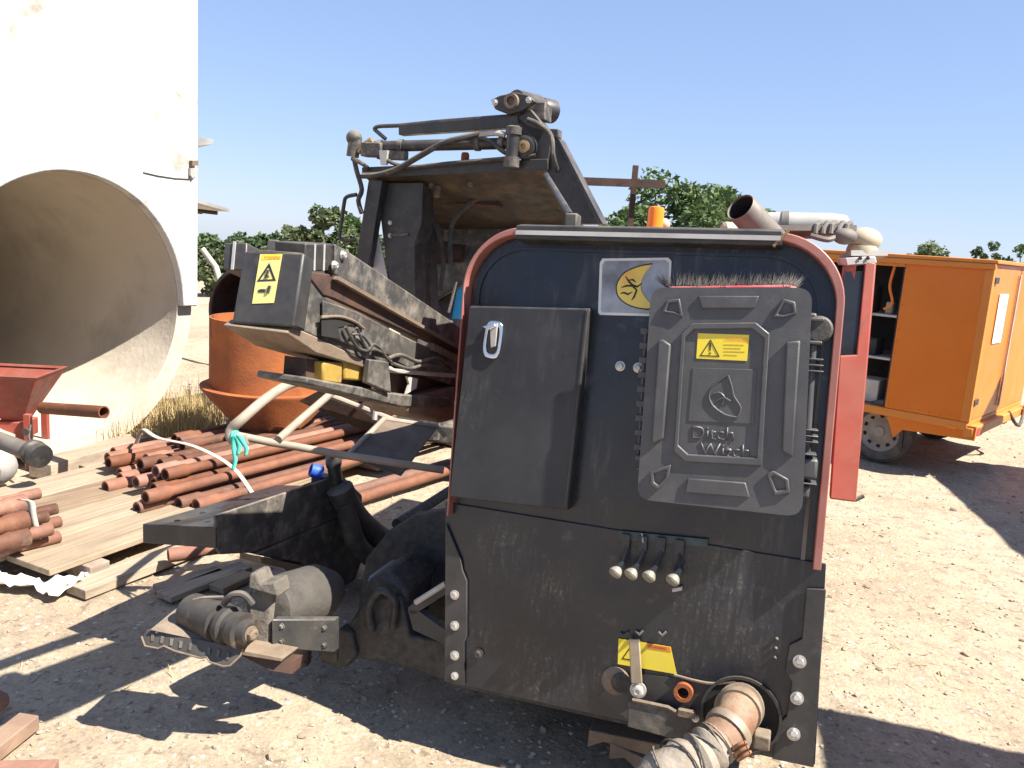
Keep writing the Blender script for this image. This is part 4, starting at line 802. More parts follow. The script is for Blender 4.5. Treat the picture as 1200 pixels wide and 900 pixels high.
XF = None
tn = Q(356, 296, 1.97) + MM * 1.5 - MT * .16
m = MB(); m.box(tn + LU * .08, LU * .16, LB * .09, Z * .09); part(m, 'mast_trunnion', BLKD, bevel=.01)
m = MB(); c_ = tn - LU * .05; m.box(V((c_.x, c_.y, (c_.z + .2) / 2)), LU * .05, LB * .07, Z * ((c_.z - .2) / 2)); part(m, 'mast_post', BLKD, bevel=.008)
oc = Q(497, 378, 5.45); m = MB(); q_ = PW(.3, -1.3, 0) + LB * 3.1; oa = V((oc.x, oc.y, .33)); ob = V((q_.x, q_.y, .33)); dd_ = (ob - oa); m.box((oa + ob) / 2, dd_ / 2, Z.cross(dd_).normalized() * .09, Z * .06); part(m, 'outrigger_beam', BLKD, bevel=.01)
m = MB(); a = Q(470, 372, 5.3); b = Q(520, 378, 5.3); m.prism([a, b, b.xy.to_3d() + Z * .3, a.xy.to_3d() + Z * .3], LB * .3); part(m, 'loader_pedestal', BLKD)
# ------------------------------------------------------------------ things on top of the rig
m = MB(); c0 = Q(867, 245, 2.95); ax = V((.22, .9, -.42)).normalized()
c0 = Q(868, 243, 3.05); ax = (Q(893, 270, 3.13) - c0).normalized()
m.lathe(c0, ax, [(.052, 0), (.055, -.004), (.058, .0), (.058, .28), (.052, .28)], 26, True); part(m, 'exhaust_pipe', EXH)
m = MB(); m.lathe(c0 + ax * .002, ax, [(.0515, 0), (.0515, .3), (.05, .3), (.05, 0)], 24, True); m.lathe(c0 + ax * .28, ax, [(.05, 0), (.05, .004)], 20); part(m, 'exhaust_bore', SOOT_HOLE)
m = MB(); a = Q(890, 262, 3.7); b = Q(996, 264, 3.6); m.lathe(a, b - a, [(.03, 0), (.048, .01), (.052, .05), (.052, (b - a).length * .8), (.044, (b - a).length * .95), (.02, (b - a).length)], 22); airc = part(m, 'air_cleaner', WHITEM)
for f_ in (.26, .3): 
    p = a + (b - a) * f_; MB().lathe(p, b - a, [(.05, -.008), (.058, -.008), (.058, .008), (.05, .008)], 22).build('clamp_band', EXH, airc)
m = MB()
for k in range(5): x = 955 + 9 * k; m.tube([Q(x, 274, 3.5), Q(x + 1, 264 + 3 * (k % 2), 3.5), Q(x + 6, 261, 3.52)], (.013, .011, .012), 8)
m.tube(bez([Q(950, 276, 3.5), Q(970, 281, 3.48), Q(985, 276, 3.5), Q(996, 284, 3.5)], 4), .012, 8)
part(m, 'intake_fittings', EXH)
m = MB(); m.ball(Q(990, 277, 3.5), .045, 14, 8, (1.2, 1, .8)); part(m, 'intake_elbow', EXH)
m = MB(); m.box(Q(940, 272, 3.6), RT * .2, FW * .1, UP * .012); part(m, 'cleaner_bracket', EXH)
m = MB(); m.ball(Q(1013, 281, 3.6), .068, 16, 9, (1.1, 1, .8)); m.lathe(Q(1010, 293, 3.6), Z, [(.062, -.03), (.066, 0), (.06, .02)], 18); part(m, 'expansion_tank', CREAM)
m = MB(); m.box(Q(1012, 299, 3.6), RT * .08, FW * .06, UP * .012); part(m, 'tank_bracket', WHITEM)
# orange beacon
bc = Q(767, 268, 3.3)
m = MB(); m.lathe(bc, Z, [(.034, 0), (.034, .01), (.032, .02), (.033, .07), (.03, .085), (.01, .09)], 20); beac = part(m, 'beacon_lamp', AMBER)
m = MB(); m.lathe(bc - Z * .05, Z, [(.03, 0), (.04, .03), (.04, .05)], 18); m.build('beacon_base', BLKM, beac)
m = MB(); m.ball(Q(778, 263, 3.32), .026, 12, 8); part(m, 'filler_cap', CREAM)
m = MB(); m.lathe(Q(846, 268, 3.3), V((1, .2, 0)), [(.02, 0), (.03, .01), (.03, .06), (.02, .07)], 12); part(m, 'hose_coupling', CREAM)
# red cab post and window beside the hood
DC = 2.95
m = MB(); m.prism([Q(1014, 305, DC), Q(1027, 308, DC), Q(1003, 589, DC), Q(972, 585, DC), Q(980, 470, DC), Q(984, 417, DC), Q(1004, 416, DC)], LB * .05); part(m, 'cab_post', RED, bevel=.006)
m = MB(); m.prism([Q(990, 318, DC + .01), Q(1013, 318, DC + .01), Q(1003, 418, DC + .01), Q(980, 418, DC + .01)], LB * .012); part(m, 'cab_window', GLASS)
m = MB(); m.prism([Q(988, 416, DC + .02), Q(1003, 414, DC + .02), Q(996, 500, DC + .02), Q(980, 500, DC + .02)], LB * .03); part(m, 'cab_door', RED)
m = MB(); m.prism([Q(990, 302, DC), Q(1026, 300, DC), Q(1028, 309, DC), Q(992, 312, DC)], LB * .9); part(m, 'cab_roof', WHITEM, bevel=.005)
m = MB(); p = Q(1004, 309, DC); m.prism([p, p + LB * .9, p + LB * .9 - Z * .75, p - Z * .75], -LU * .012); part(m, 'cab_side', RED)
m = MB(); q0 = Q(996, 585, DC + .02); m.tube([q0, q0 + RT * .02 - UP * .002, q0 + RT * .05 + UP * .012], .008, 7); part(m, 'door_latch', RUBBER)
for k in range(2): bolt(Q(1008 + 9 * k, 302.5, DC - .003), -LB, .006, BLKM)

# ================================================================== black plastic case on the panel
case = thing('plastic_case', PP(845, 590, .1), 'black ribbed plastic hard case with yellow warning sticker mounted on the rear panel', 'case')
WF = .125
def KQ(x, y, w=WF): return PP(x, y, w)
def inset_outline(corners, r, n=6):     # rounded polygon in uv
    out = []; N_ = len(corners)
    for i in range(N_):
        p = V((*corners[i], 0)); a = V((*corners[i - 1], 0)); b = V((*corners[(i + 1) % N_], 0))
        da = (a - p).normalized() * r; db = (b - p).normalized() * r
        for k in range(n + 1):
            t = k / n; q = (p + da) * (1 - t) ** 2 + p * 2 * t * (1 - t) + (p + db) * t * t; out.append((q.x, q.y))
    return out
cq = [uv(774, 349, WF), uv(938, 349, WF), uv(928, 592, WF), uv(759, 575, WF)]
def ring(c, k, r): # scale outline about centre by metres k
    cu = sum(x for x, _ in c) / 4; cv = sum(y for _, y in c) / 4
    return inset_outline([(u + math.copysign(k, u - cu), v + math.copysign(k, v - cv)) for u, v in c], r)
def loft(layers):
    m = MB(); n_ = len(layers[0][0]); vs = []
    for ol, w in layers: vs += [PW(u, v, w) for u, v in ol]
    fs = [(i * n_ + k, i * n_ + (k + 1) % n_, (i + 1) * n_ + (k + 1) % n_, (i + 1) * n_ + k) for i in range(len(layers) - 1) for k in range(n_)]
    fs += [tuple(range(n_ - 1, -1, -1)), tuple((len(layers) - 1) * n_ + k for k in range(n_))]
    return m.add(vs, fs)
loft([(ring(cq, -.01, .05), .014), (ring(cq, -.004, .05), .03), (ring(cq, .0, .05), .058), (ring(cq, .006, .05), .06), (ring(cq, .006, .05), .066)]).build('case_base', PLASTIC, case)
loft([(ring(cq, .006, .05), .0685), (ring(cq, .006, .05), .076), (ring(cq, .0, .05), .078), (ring(cq, -.003, .05), .1), (ring(cq, -.006, .049), .11), (ring(cq, -.011, .047), .118), (ring(cq, -.018, .045), .1235), (ring(cq, -.028, .042), .125)]).build('case_lid', PLASTIC, case)
def rib(name, pts, r=.0068, mt=None, closed=False, w=WF + .001):
    P_ = [KQ(x, y, w) for x, y in pts]
    if closed: P_ = P_ + [P_[0], P_[1]]
    m = MB(); m.tube(P_, r, 8); return m.build(name, mt or PLASTIC, case)
def mould(name, pts, hgt=.007, bevel=.0035):
    m = MB(); m.prism([KQ(x, y, WF - .002) for x, y in pts], PN * (hgt + .002)); return m.build(name, PLASTIC, case, bevel=bevel)
def mould_ring(name, pts, k, hgt=.007, bevel=.003):
    cx_ = sum(p[0] for p in pts) / len(pts); cy_ = sum(p[1] for p in pts) / len(pts)
    inn = [(cx_ + (x - cx_) * k, cy_ + (y - cy_) * k) for x, y in pts]
    m = MB(); m.ringprism([KQ(x, y, WF - .002) for x, y in pts], [KQ(x, y, WF - .002) for x, y in inn], PN * (hgt + .002)); return m.build(name, PLASTIC, case, bevel=bevel)
mould_ring('lid_frame_rib', [(811, 379), (886, 378), (902, 391), (892.5, 546), (803, 541), (790, 529), (799, 390)], .9, .008)
mould('handle_pad', [(818, 347), (890, 347), (884, 362), (823, 362)]); mould('handle_pad', [(806, 560), (874, 565), (879, 583), (803, 577)])
mould('side_pad', [(778, 398), (787, 404), (778, 514), (768, 520), (764, 519), (772, 398)], .011, .005)
mould('side_pad', [(921, 401), (938, 399), (929, 536), (916, 528)], .011, .005)
for tri_ in ([(782, 352), (797, 350), (801, 372), (790, 368), (776, 366)], [(905, 372), (918, 350), (932, 354), (934, 368), (918, 373)], [(762, 552), (787, 544), (784, 559), (772, 574), (763, 568)], [(898, 555), (906, 551), (924, 561), (926, 578), (908, 581)]):
    mould_ring('corner_rib', tri_, .62, .008)
m = MB(); m.prism([KQ(x, y, WF - .001) for x, y in ((812, 431), (887, 433), (884, 497), (806.5, 493.5))], PN * .003); em = m.build('emblem_tile', PLASTIC, case, bevel=.001)
m = MB()
for pl in ([(853, 440), (842, 447), (834, 455), (831, 465), (836, 476), (850, 486), (864, 489)], [(853, 440), (857, 452), (860, 465), (868, 478), (864, 489)], [(836, 462), (843, 460), (849, 466), (846, 474)], [(840, 470), (848, 466), (856, 470)]):
    m.tube(bez([KQ(x, y, WF + .003) for x, y in pl], 3), .0032, 6)
m.build('embossed_emblem', PLASTIC, em)
axc = (KQ(880, 500) - KQ(810, 497)).normalized(); ayc = PN.cross(axc)
lettering('embossed_lettering', 'Ditch', KQ(809, 514), axc, ayc, .037, PLASTIC, case, .0025)[0].modifiers.new('thick', 'SOLIDIFY').thickness = .0035
lettering('embossed_lettering', 'Witch', KQ(820, 534), axc, ayc, .037, PLASTIC, case, .0025)[0].modifiers.new('thick', 'SOLIDIFY').thickness = .005
ys = [(818, 390.5), (878, 392.5), (875.5, 423), (816, 420)]
m = MB(); m.prism([KQ(*q, WF + .0005) for q in ys], PN * .0012); sk2 = m.build('warning_sticker', YEL, case)
axs = (KQ(*ys[1]) - KQ(*ys[0])).normalized(); ays = PN.cross(axs)
m = MB(); tri(m, KQ(832, 411, WF + .0019), axs, ays, .031, .0026, .0006); m.build('warning_triangle', INK, sk2)
m = MB(); m.prism([KQ(x, y, WF + .002) for x, y in ((831, 402), (833.4, 402), (832.8, 411), (831.4, 411))], PN * .0006); m.prism([KQ(x, y, WF + .002) for x, y in ((831.2, 413), (833, 413), (833, 415), (831.2, 415))], PN * .0006); m.build('exclamation_mark', INK, sk2)
lettering('lettering', 'WARNING', KQ(849, 399.2, WF + .002), axs, ays, .0088, ORL, sk2)
m = MB()
for k in range(4):
    y = 403.5 + 4 * k
    m.prism([KQ(848, y, WF + .002), KQ(848 + (24, 20, 25, 16)[k], y + .7, WF + .002), KQ(848 + (24, 20, 25, 16)[k], y + 1.2, WF + .002), KQ(848, y + .5, WF + .002)], PN * .0004)
m.build('text_lines', MATS['yellow_block'], sk2)
# hinge rod, lugs and latches down the right edge
def cbox(name, x0, y0, x1, y1, w0, w1, bevel=.004, mt=None, parent=None):
    wm = (w0 + w1) / 2; u0, v0 = uv(x0, y0, w1); u1, v1 = uv(x1, y1, w1)
    m = MB(); m.prism([PW(u0, v0, w0), PW(u1, v0, w0), PW(u1, v1, w0), PW(u0, v1, w0)], PN * (w1 - w0)); return m.build(name, mt or PLASTIC, parent or case, bevel=bevel)
m = MB(); m.prism([KQ(930, 368, .03), KQ(957, 368, .03), KQ(948, 566, .03), KQ(920, 566, .03)], PN * .045); m.build('hinge_housing', PLASTIC, case, bevel=.006)
for a_, b_, r_ in (((937, 407), (930, 524), .016), ((772, 404), (765, 516), .011)):
    pa, pb = KQ(*a_, .105), KQ(*b_, .105); m = MB(); m.tube([pa, pa + (pb - pa) * .03, pa + (pb - pa) * .97, pb], (r_ * .8, r_, r_, r_ * .8), 16); m.build('side_bulge', PLASTIC, case)
m = MB(); m.tube([KQ(952, 405, .09), KQ(945, 520, .09)], .011, 10); m.build('hinge_rod', PLASTIC, case)
for y in (374, 401): cbox('latch_web', 924, y - 3.5, 966 - (y - 374) * .1, y + 3, .03, .12, .003)
for y in (532, 566): cbox('latch_web', 914, y - 3.5, 957, y + 3, .03, .12, .003)
for y in (421, 428, 435): cbox('hinge_fin', 936, y - 2.4, 965, y + 1.8, .03, .112, .002)
for y in (504, 511, 518): cbox('hinge_fin', 930, y - 2.4, 959, y + 1.8, .03, .112, .002)
m = MB(); m.lathe(KQ(959, 387, .06), PN, [(.034, 0), (.036, .006), (.036, .045), (.03, .054)], 20); m.build('latch_knob', RUBBER, case)
cbox('latch', 938, 376, 956, 400, .05, .112, .006)
cbox('latch', 936, 536, 957, 563, .04, .115, .008)
cbox('corner_lug', 926, 566, 948, 585, .03, .07, .008)
m = MB(); m.tube([KQ(757, 384, .07), KQ(748, 536, .07)], .006, 8); m.build('hinge_rod', PLASTIC, case)
for k in range(9): cbox('hinge_tooth', 750.5 - k * .95, 384 + k * 17, 759 - k * .95, 392 + k * 17, .05, .08, .002)
cbox('corner_lug', 744, 533, 760, 541, .04, .1, .004); cbox('corner_lug', 746, 547, 762, 553, .04, .1, .004)
for s_ in ((790, 590), (900, 604)): MB().prism([PP(s_[0], s_[1] - 30, .0), PP(s_[0] + 26, s_[1] - 27, .0), PP(s_[0] + 26, s_[1] + 3, .0), PP(s_[0], s_[1], .0)], PN * .02).build('mount_bracket', BLKM, case)

# brush wedged behind the case
br = thing('brush', PP(850, 342, .13), 'worn red-backed brush with dark splayed bristles wedged above the black case', 'brush')
m = MB(); m.prism([PP(x, y, .065) for x, y in ((783, 340), (790, 337.5), (922, 335.5), (934, 338), (935, 344), (783, 346))], PN * .045); m.build('brush_back', REDB, br, bevel=.005)
m = MB()
for k in range(620):
    t = random.random(); x = 770 + 160 * t if random.random() < .85 else random.choice((random.uniform(762, 785), random.uniform(915, 936)))
    w = .065 + .045 * random.random(); p = PP(max(786, min(932, x)), 340, w)
    lean = (-.9 if x < 790 else .35 if x > 915 else 0) + random.gauss(0, .35)
    L = random.uniform(.028, .058) * (1.15 if x < 800 else 1); d = (PV + PU * lean + PN * random.gauss(-.1, .25)).normalized()
    e = p + d * L; r = .0011; a = d.orthogonal().normalized() * r; b = d.cross(a).normalized() * r
    m.add([p + a, p - a * .5 + b, p - a * .5 - b, e], [(0, 1, 3), (1, 2, 3), (2, 0, 3)])
m.build('bristles', BRIST, br, ang=180)

# ================================================================== orange box truck
TB = V((.735, -.678, 0)).normalized(); TR_ = V((-TB.y, TB.x, 0))
T0 = V((3.60, 6.28, 0))
def TP(a, b, h): return T0 + TB * a + TR_ * b + Z * h
def tside(x, y, b=0.0):
    p = onplane(x, y, T0 + TR_ * b, TR_); d = p - T0; return d.dot(TB), p.z
trk = thing('box_truck', TP(-1.3, .9, 0), 'orange box body truck parked behind the rig, its side bay open on dark shelves', 'truck')
def tbox(name, a0, a1, b0_, b1, h0, h1, mt, bevel=.006, parent=None):
    m = MB(); m.box(TP((a0 + a1) / 2, (b0_ + b1) / 2, (h0 + h1) / 2), TB * ((a1 - a0) / 2), TR_ * ((b1 - b0_) / 2), Z * ((h1 - h0) / 2)); return m.build(name, mt, parent or trk, bevel=bevel)
A0, H0 = tside(1062, 306); A1, H1 = tside(1172, 306); A2, H2 = tside(1036, 480); A3, H3 = tside(1143, 500)
print('truck', A0, H0, A1, H1, A2, H2, A3, H3)
HT = 1.76; HBt = .49; AF = (A0 + A2) / 2
tbox('side_panel', AF, 0, 0, .03, HBt, HT - .03, ORANGE)
tbox('rear_panel', -.03, .0, .032, 1.85, HBt, HT - .03, ORANGE)
rr_ = tbox('rear_frame', -.015, .012, -.008, .05, HBt, HT - .02, ORANGEL, .004)
tbox('roof', -2.9, .03, -.025, 1.88, HT - .03, HT, ORANGEL, .006)
tbox('side_panel', -2.9, 0, 1.82, 1.85, HBt, HT - .03, ORANGE)
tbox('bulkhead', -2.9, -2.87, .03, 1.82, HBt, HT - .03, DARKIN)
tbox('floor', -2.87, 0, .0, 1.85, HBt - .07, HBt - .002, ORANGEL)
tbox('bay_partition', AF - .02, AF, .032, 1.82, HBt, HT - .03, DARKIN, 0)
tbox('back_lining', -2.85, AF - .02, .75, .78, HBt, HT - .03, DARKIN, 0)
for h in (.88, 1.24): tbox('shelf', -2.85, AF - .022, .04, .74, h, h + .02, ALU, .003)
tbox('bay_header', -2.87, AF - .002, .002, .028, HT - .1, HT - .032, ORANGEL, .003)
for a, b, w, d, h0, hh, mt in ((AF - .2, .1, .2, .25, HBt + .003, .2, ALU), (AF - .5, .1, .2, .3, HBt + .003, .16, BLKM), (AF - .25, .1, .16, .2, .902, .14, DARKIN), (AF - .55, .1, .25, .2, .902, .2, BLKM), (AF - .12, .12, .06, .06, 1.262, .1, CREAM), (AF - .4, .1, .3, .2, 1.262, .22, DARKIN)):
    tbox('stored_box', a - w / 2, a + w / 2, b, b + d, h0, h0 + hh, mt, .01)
m = MB(); m.tube(bez([TP(AF - .1, .06, 1.68), TP(AF - .12, .06, 1.5), TP(AF - .08, .06, 1.36), TP(AF - .14, .06, 1.3)], 4), .012, 7); m.build('hanging_hose', ORL, trk)
# chassis skirt
m = MB(); sk_ = [tside(1036, 481), tside(1144, 501), tside(1141, 517), tside(1085, 508), tside(1057, 504), tside(1046, 513), tside(1040, 492)]
m.prism([TP(a, 0.012, h) for a, h in sk_], TR_ * .03); m.build('side_skirt', ORANGE, trk)
tbox('bumper', -.02, .05, .0, 1.85, H3 - .1, H3 - .02, ORANGEL, .01)
tbox('tail_lamp', .05, .065, .05, .18, H3 - .09, H3 - .03, mat('tail_red', (.35, .02, .02), None, 6, .3)); tbox('tail_lamp', .05, .065, 1.65, 1.8, H3 - .09, H3 - .03, MATS['tail_red'])
for k in range(9): MB().ball(TP(AF + .03 + .08 * k, -.002, HBt + .03), .006, 6, 4).build('rivet', ORANGEL, trk)
for k in range(12): MB().ball(TP(AF + .02, -.002, HBt + .06 + .1 * k), .006, 6, 4).build('rivet', ORANGEL, trk)
for h in (.62, 1.58): tbox('hinge', -.01, .02, .04, .16, h, h + .05, BLKM, .004)
tbox('door_seam', -.001, .003, .93, .94, HBt + .02, HT - .05, BLKM, 0); tbox('lock_bar', .006, .02, .86, .885, HBt + .05, HT - .1, ALU, .004)
tbox('roof_rail', -2.9, .02, -.03, -.004, HT - .075, HT - .032, ORANGEL, .006); tbox('corner_angle', -.05, .004, -.006, -.001, HBt, HT - .08, ORANGEL, .001)
a_, h_ = tside(1116, 501); tbox('marker_lamp', a_ - .035, a_ + .035, -.004, .02, h_ - .012, h_ + .012, AMBER, .004)
tbox('rear_sign', .004, .01, .3, .58, 1.1, 1.5, WHITEP, .003)
tbox('chassis_rail', -3.2, .0, .45, .55, .32, HBt - .072, BLKM); tbox('chassis_rail', -3.2, .0, 1.3, 1.4, .32, HBt - .072, BLKM)
wa, wh = tside(1026, 512); print('wheel', wa, wh)
def wheel(a, b, s):
    c = TP(a, b, .265); n = TR_ * s
    m = MB(); m.lathe(c, n, [(.175, -.07), (.24, -.08), (.265, -.06), (.268, 0), (.265, .06), (.24, .08), (.18, .075), (.175, .06)], 36, True); w = m.build('wheel', TYRE, trk)
    m = MB(); m.lathe(c, n, [(.175, -.07), (.18, .06), (.17, .07), (.155, .05), (.11, .035), (.065, .055), (.048, .06), (.043, .075), (.005, .078)], 32); m.build('rim', RIM, w)
    for k in range(10):
        t = k * math.pi / 5; d = (Z * math.cos(t) + TB * math.sin(t)); MB().lathe(c + d * .132 + n * .042, n, [(.018, 0), (.018, .004)], 10).build('rim_slot', SOOT_HOLE, w)
wheel(wa, .14, -1); wheel(wa, 1.7, 1); wheel(wa - 1.9, .14, -1); wheel(wa - 1.9, 1.7, 1)
m = MB(); p = tside(1052, 515); m.prism([TP(p[0] - .02, .03, .42), TP(p[0] + .02, .03, .42), TP(p[0] + .03, .03, .14), TP(p[0] + .01, .03, .14)], TR_ * .2); m.build('mud_flap', RUBBER, trk)
m = MB(); m.box(TP(-3.55, .92, 1.0), TB * .6, TR_ * .85, Z * .55); m.build('driver_cab', ORANGE, trk, bevel=.08)
tbox('cab_window', -3.9, -3.3, .055, .075, 1.1, 1.45, GLASS)
m = MB(); m.tube(bez([TP(.04, 1.2, .45), TP(.08, 1.5, .3), TP(.06, 1.75, .5)], 4), .015, 7); m.build('tow_cable', RUBBER, trk)

# ================================================================== rusty hopper on legs-less cone, rusty casing behind
hc = Q(318, 430, 5.6).xy.to_3d()
hop = thing('rusty_hopper', hc, 'rust orange steel drum with funnel bottom standing behind the rod pile', 'hopper')
zt = Q(318, 372, 5.6).z; zf = Q(310, 452, 5.6).z
m = MB(); R_ = .405
m.lathe(hc + Z * zf, Z, [(R_, 0), (R_, zt - zf), (R_ - .012, zt - zf), (R_ - .012, 0)], 40, True); m.build('drum', RUST, hop)
m = MB(); m.lathe(hc, Z, [(.05, .02), (.055, .06), (R_ + .06, zf - .012), (R_ + .062, zf + .004), (R_ + .04, zf + .006), (R_ - .01, zf + .004), (.04, .1)], 40); m.build('funnel', RUST, hop)
for k in range(4):
    a = k * math.pi / 2 + .6; p = hc + V((math.cos(a), math.sin(a), 0)) * .17; MB().tube([p + Z * .16, V((p.x, p.y, 0))], .018, 8).build('leg', DKRUST, hop)
cs = Q(285, 368, 6.6); ax = V((.45, .9, .0)).normalized()
cas = thing('steel_casing', (cs.x, cs.y, 0), 'wide dark rusty steel casing lying open-ended behind the orange hopper', 'steel pipe')
m = MB(); m.lathe(cs, ax, [(.345, 0), (.36, 0), (.36, 1.6), (.345, 1.6)], 36, True); m.build('casing_wall', DKRUST, cas)
m = MB(); m.lathe(cs, ax, [(.348, -.015), (.375, -.015), (.375, .03), (.348, .03)], 36, True); m.build('casing_collar', BROWN, cas)
m = MB(); m.lathe(cs + ax * 1.4, ax, [(.345, 0), (.345, .01)], 30); m.build('end_plate', DKRUST, cas)
for s_ in (.3, 1.3):
    p = cs + ax * s_; h = p.z - .36; sx_ = V((ax.y, -ax.x, 0)); MB().box(V((p.x, p.y, h / 2)), sx_ * .3, ax * .07, Z * (h / 2)).build('trestle', WOOD2, cas)
gp = thing('grey_stake', G(264, 345) if False else Q(256, 330, 9.5).xy.to_3d(), 'pale grey pipe leaning up behind the rusty casing', 'pipe')
m = MB(); m.tube([Q(237, 292, 9.5), Q(253, 313, 9.5), Q(262, 345, 9.3), Q(266, 420, 9.2).xy.to_3d()], .035, 10); m.build('pipe_length', WHITEM, gp)

# ================================================================== red hopper at the left edge
hq = G(22, 541); hb = V((hq.x, hq.y, 0))
rh = thing('red_hopper', hb, 'red sheet steel feed hopper on legs in front of the concrete pipe', 'hopper')
dx = V((1, .12, 0)).normalized(); dy = V((-.12, 1, 0)).normalized()
hz = Q(30, 446, 5.0).z; hm = Q(35, 505, 5.0).z
def HP(x, y, z): return hb + dx * x + dy * y + Z * z
def frustum(m, z0, w0, d0, z1, w1, d1, th=.006):
    o0 = [HP(sx * w0, sy * d0, z0) for sx, sy in ((-1, -1), (1, -1), (1, 1), (-1, 1))]; o1 = [HP(sx * w1, sy * d1, z1) for sx, sy in ((-1, -1), (1, -1), (1, 1), (-1, 1))]
    i0 = [HP(sx * (w0 - th), sy * (d0 - th), z0) for sx, sy in ((-1, -1), (1, -1), (1, 1), (-1, 1))]; i1 = [HP(sx * (w1 - th), sy * (d1 - th), z1) for sx, sy in ((-1, -1), (1, -1), (1, 1), (-1, 1))]
    vs = o0 + o1 + i0 + i1
    fs = []
    for k in range(4):
        j = (k + 1) % 4; fs += [(k, j, 4 + j, 4 + k), (8 + k, 12 + k, 12 + j, 8 + j), (4 + k, 4 + j, 12 + j, 12 + k), (k, 8 + k, 8 + j, j)]
    m.add(vs, fs)
m = MB(); frustum(m, hm - .03, .05, .05, hz, .22, .22); m.build('bin', HOPRED, rh, bevel=.002)
m = MB(); frustum(m, hz + .002, .223, .223, hz + .014, .229, .229, .02); m.build('bin_rim', HOPRED, rh)
m = MB(); m.box(HP(0, 0, hm - .06), dx * .09, dy * .09, Z * .055); m.build('outlet_box', HOPRED, rh, bevel=.006)
for sx, sy in ((-1, -1), (1, -1), (1, 1), (-1, 1)):
    m = MB(); m.box(HP(sx * .12, sy * .12, (hm + .06) / 2), dx * .02, dy * .02, Z * ((hm + .06) / 2)); m.build('leg', HOPRED, rh, bevel=.003)
m = MB(); m.box(HP(0, -.13, .1), dx * .14, dy * .012, Z * .03); m.build('leg_brace', HOPRED, rh)
a = Q(50, 478, 5.15); b = Q(122, 483, 4.85)
m = MB(); m.pipe(a, b, .038, .03, 18); m.build('outlet_tube', RODM, rh)
m = MB(); m.lathe(Q(33, 505, 4.9), V((0, -1, 0)), [(.02, 0), (.022, .03)], 10); m.tube(bez([Q(36, 498, 4.9), Q(34, 512, 4.88), Q(37, 522, 4.88), Q(36, 532, 4.88)], 4), .008, 7); m.build('drive_chain', BLKM, rh)
# grey hose and coupling in front
gh_ = thing('suction_hose', G(20, 552), 'thick grey hose with dark coupling lying in front of the red hopper', 'hose')
m = MB(); m.tube(bez([Q(-40, 500, 4.6), Q(-8, 513, 4.6), Q(20, 524, 4.55), Q(40, 531, 4.5)], 5), .048, 14); m.build('hose_body', EXH, gh_)
c = Q(46, 534, 4.48); ax = (Q(55, 541, 4.4) - Q(30, 526, 4.5)).normalized()
m = MB(); m.lathe(c - ax * .05, ax, [(.05, -.03), (.068, -.03), (.072, .0), (.06, .01), (.06, .03), (.07, .035), (.066, .07), (.04, .075)], 18); m.build('coupling', BLKM, gh_)
bx_ = G(2, 572); 
sk3 = thing('grey_sack', bx_, 'rounded grey sack at the left edge below the hose', 'sack')
m = MB(); m.ball(V((bx_.x - .08, bx_.y, .13)), .15, 16, 10, (1.1, .9, .85)); m.build('sack_body', mat('grey_sack', (.33, .3, .28), (.27, .25, .23), 9, .8, .9, bump=.008, bscale=9), sk3)
ws = Q(-14, 482, 4.7); wst = thing('white_sack', ws.xy.to_3d(), 'white sack leaning by the red hopper at the left edge', 'sack')
m = MB(); m.ball(V((ws.x, ws.y, .2)), .1, 14, 10, (1, .8, 2.0)); m.build('sack_body', CLOTH, wst)

# ================================================================== drill rods
RD = V((.51, .86, 0)).normalized(); RE = V((RD.y, -RD.x, 0))
def make_rod(name, p, d, L, r, mt, label, group, endlen=.13):
    d = V(d).normalized(); m = MB()
    r1 = r * 1.0; rb = r * .78
    m.lathe(p, d, [(r1 * .94, 0), (r1, .006), (r1, endlen), (rb, endlen + .025), (rb, endlen + .03), (rb, L * .33), (rb, L * .66), (rb, L - endlen - .03), (rb, L - endlen - .025), (r1, L - endlen), (r1, L), (r1 * .62, L), (r1 * .66, 0)], 18, True)
    return m.build(name, mt, None, ang=24, label=label, cat='drill rod', group=group)
BASE = .085     # timber bearer height
rows = [   # (pixel x, y of the near end, row height index)
    (128, 573, 0), (142, 556, 0), (162, 597, 0), (213, 592, 0), (153, 544, 0), (155, 564, 1), (175, 572, 1), (184, 588, 1), (235, 585, 1), (223, 566, 2), (202, 559, 2), (194, 547, 2), (238, 568, 2)]
RR = .038
# slots: lateral position per row, packed
lat0 = -4.60
slots = {0: [lat0 + .086 * k for k in range(13)], 1: [lat0 + .043 + .086 * k for k in range(11)], 2: [lat0 + .129 + .086 * k for k in range(9)]}
used = set(); idx = 0
zrow = {0: BASE + RR, 1: BASE + RR + .067, 2: BASE + RR + .134}
ends = {}
for x, y, rw in rows:
    p = G(x, y, zrow[rw]); lat = p.dot(RE); axl = p.dot(RD)
    k = min((abs(s - lat), j) for j, s in enumerate(slots[rw]) if (rw, j) not in used)[1]; used.add((rw, k)); ends[(rw, k)] = axl
ORD = ['first', 'second', 'third', 'fourth', 'fifth', 'sixth', 'seventh', 'eighth', 'ninth', 'tenth', 'eleventh', 'twelfth', 'thirteenth']
where = {0: 'bottom layer', 1: 'middle layer', 2: 'top layer'}
for rw in slots:
    for k, s in enumerate(slots[rw]):
        axl = ends.get((rw, k), 2.85 + random.uniform(-.1, .25) + (.35 if rw == 2 else 0))
        if (rw, k) not in ends and rw == 2 and k in (0,): continue
        p = RE * s + RD * axl + Z * zrow[rw]
        make_rod('drill_rod', p, RD + RE * random.uniform(-.003, .003), 2.9 + random.uniform(0, .12), RR, random.choice((RODM, RODM, RODD)), 'rusty drill rod, %s from the left in the %s of the strapped rod pile' % (ORD[k], where[rw]), 'rods piled behind the rig, ' + where[rw])
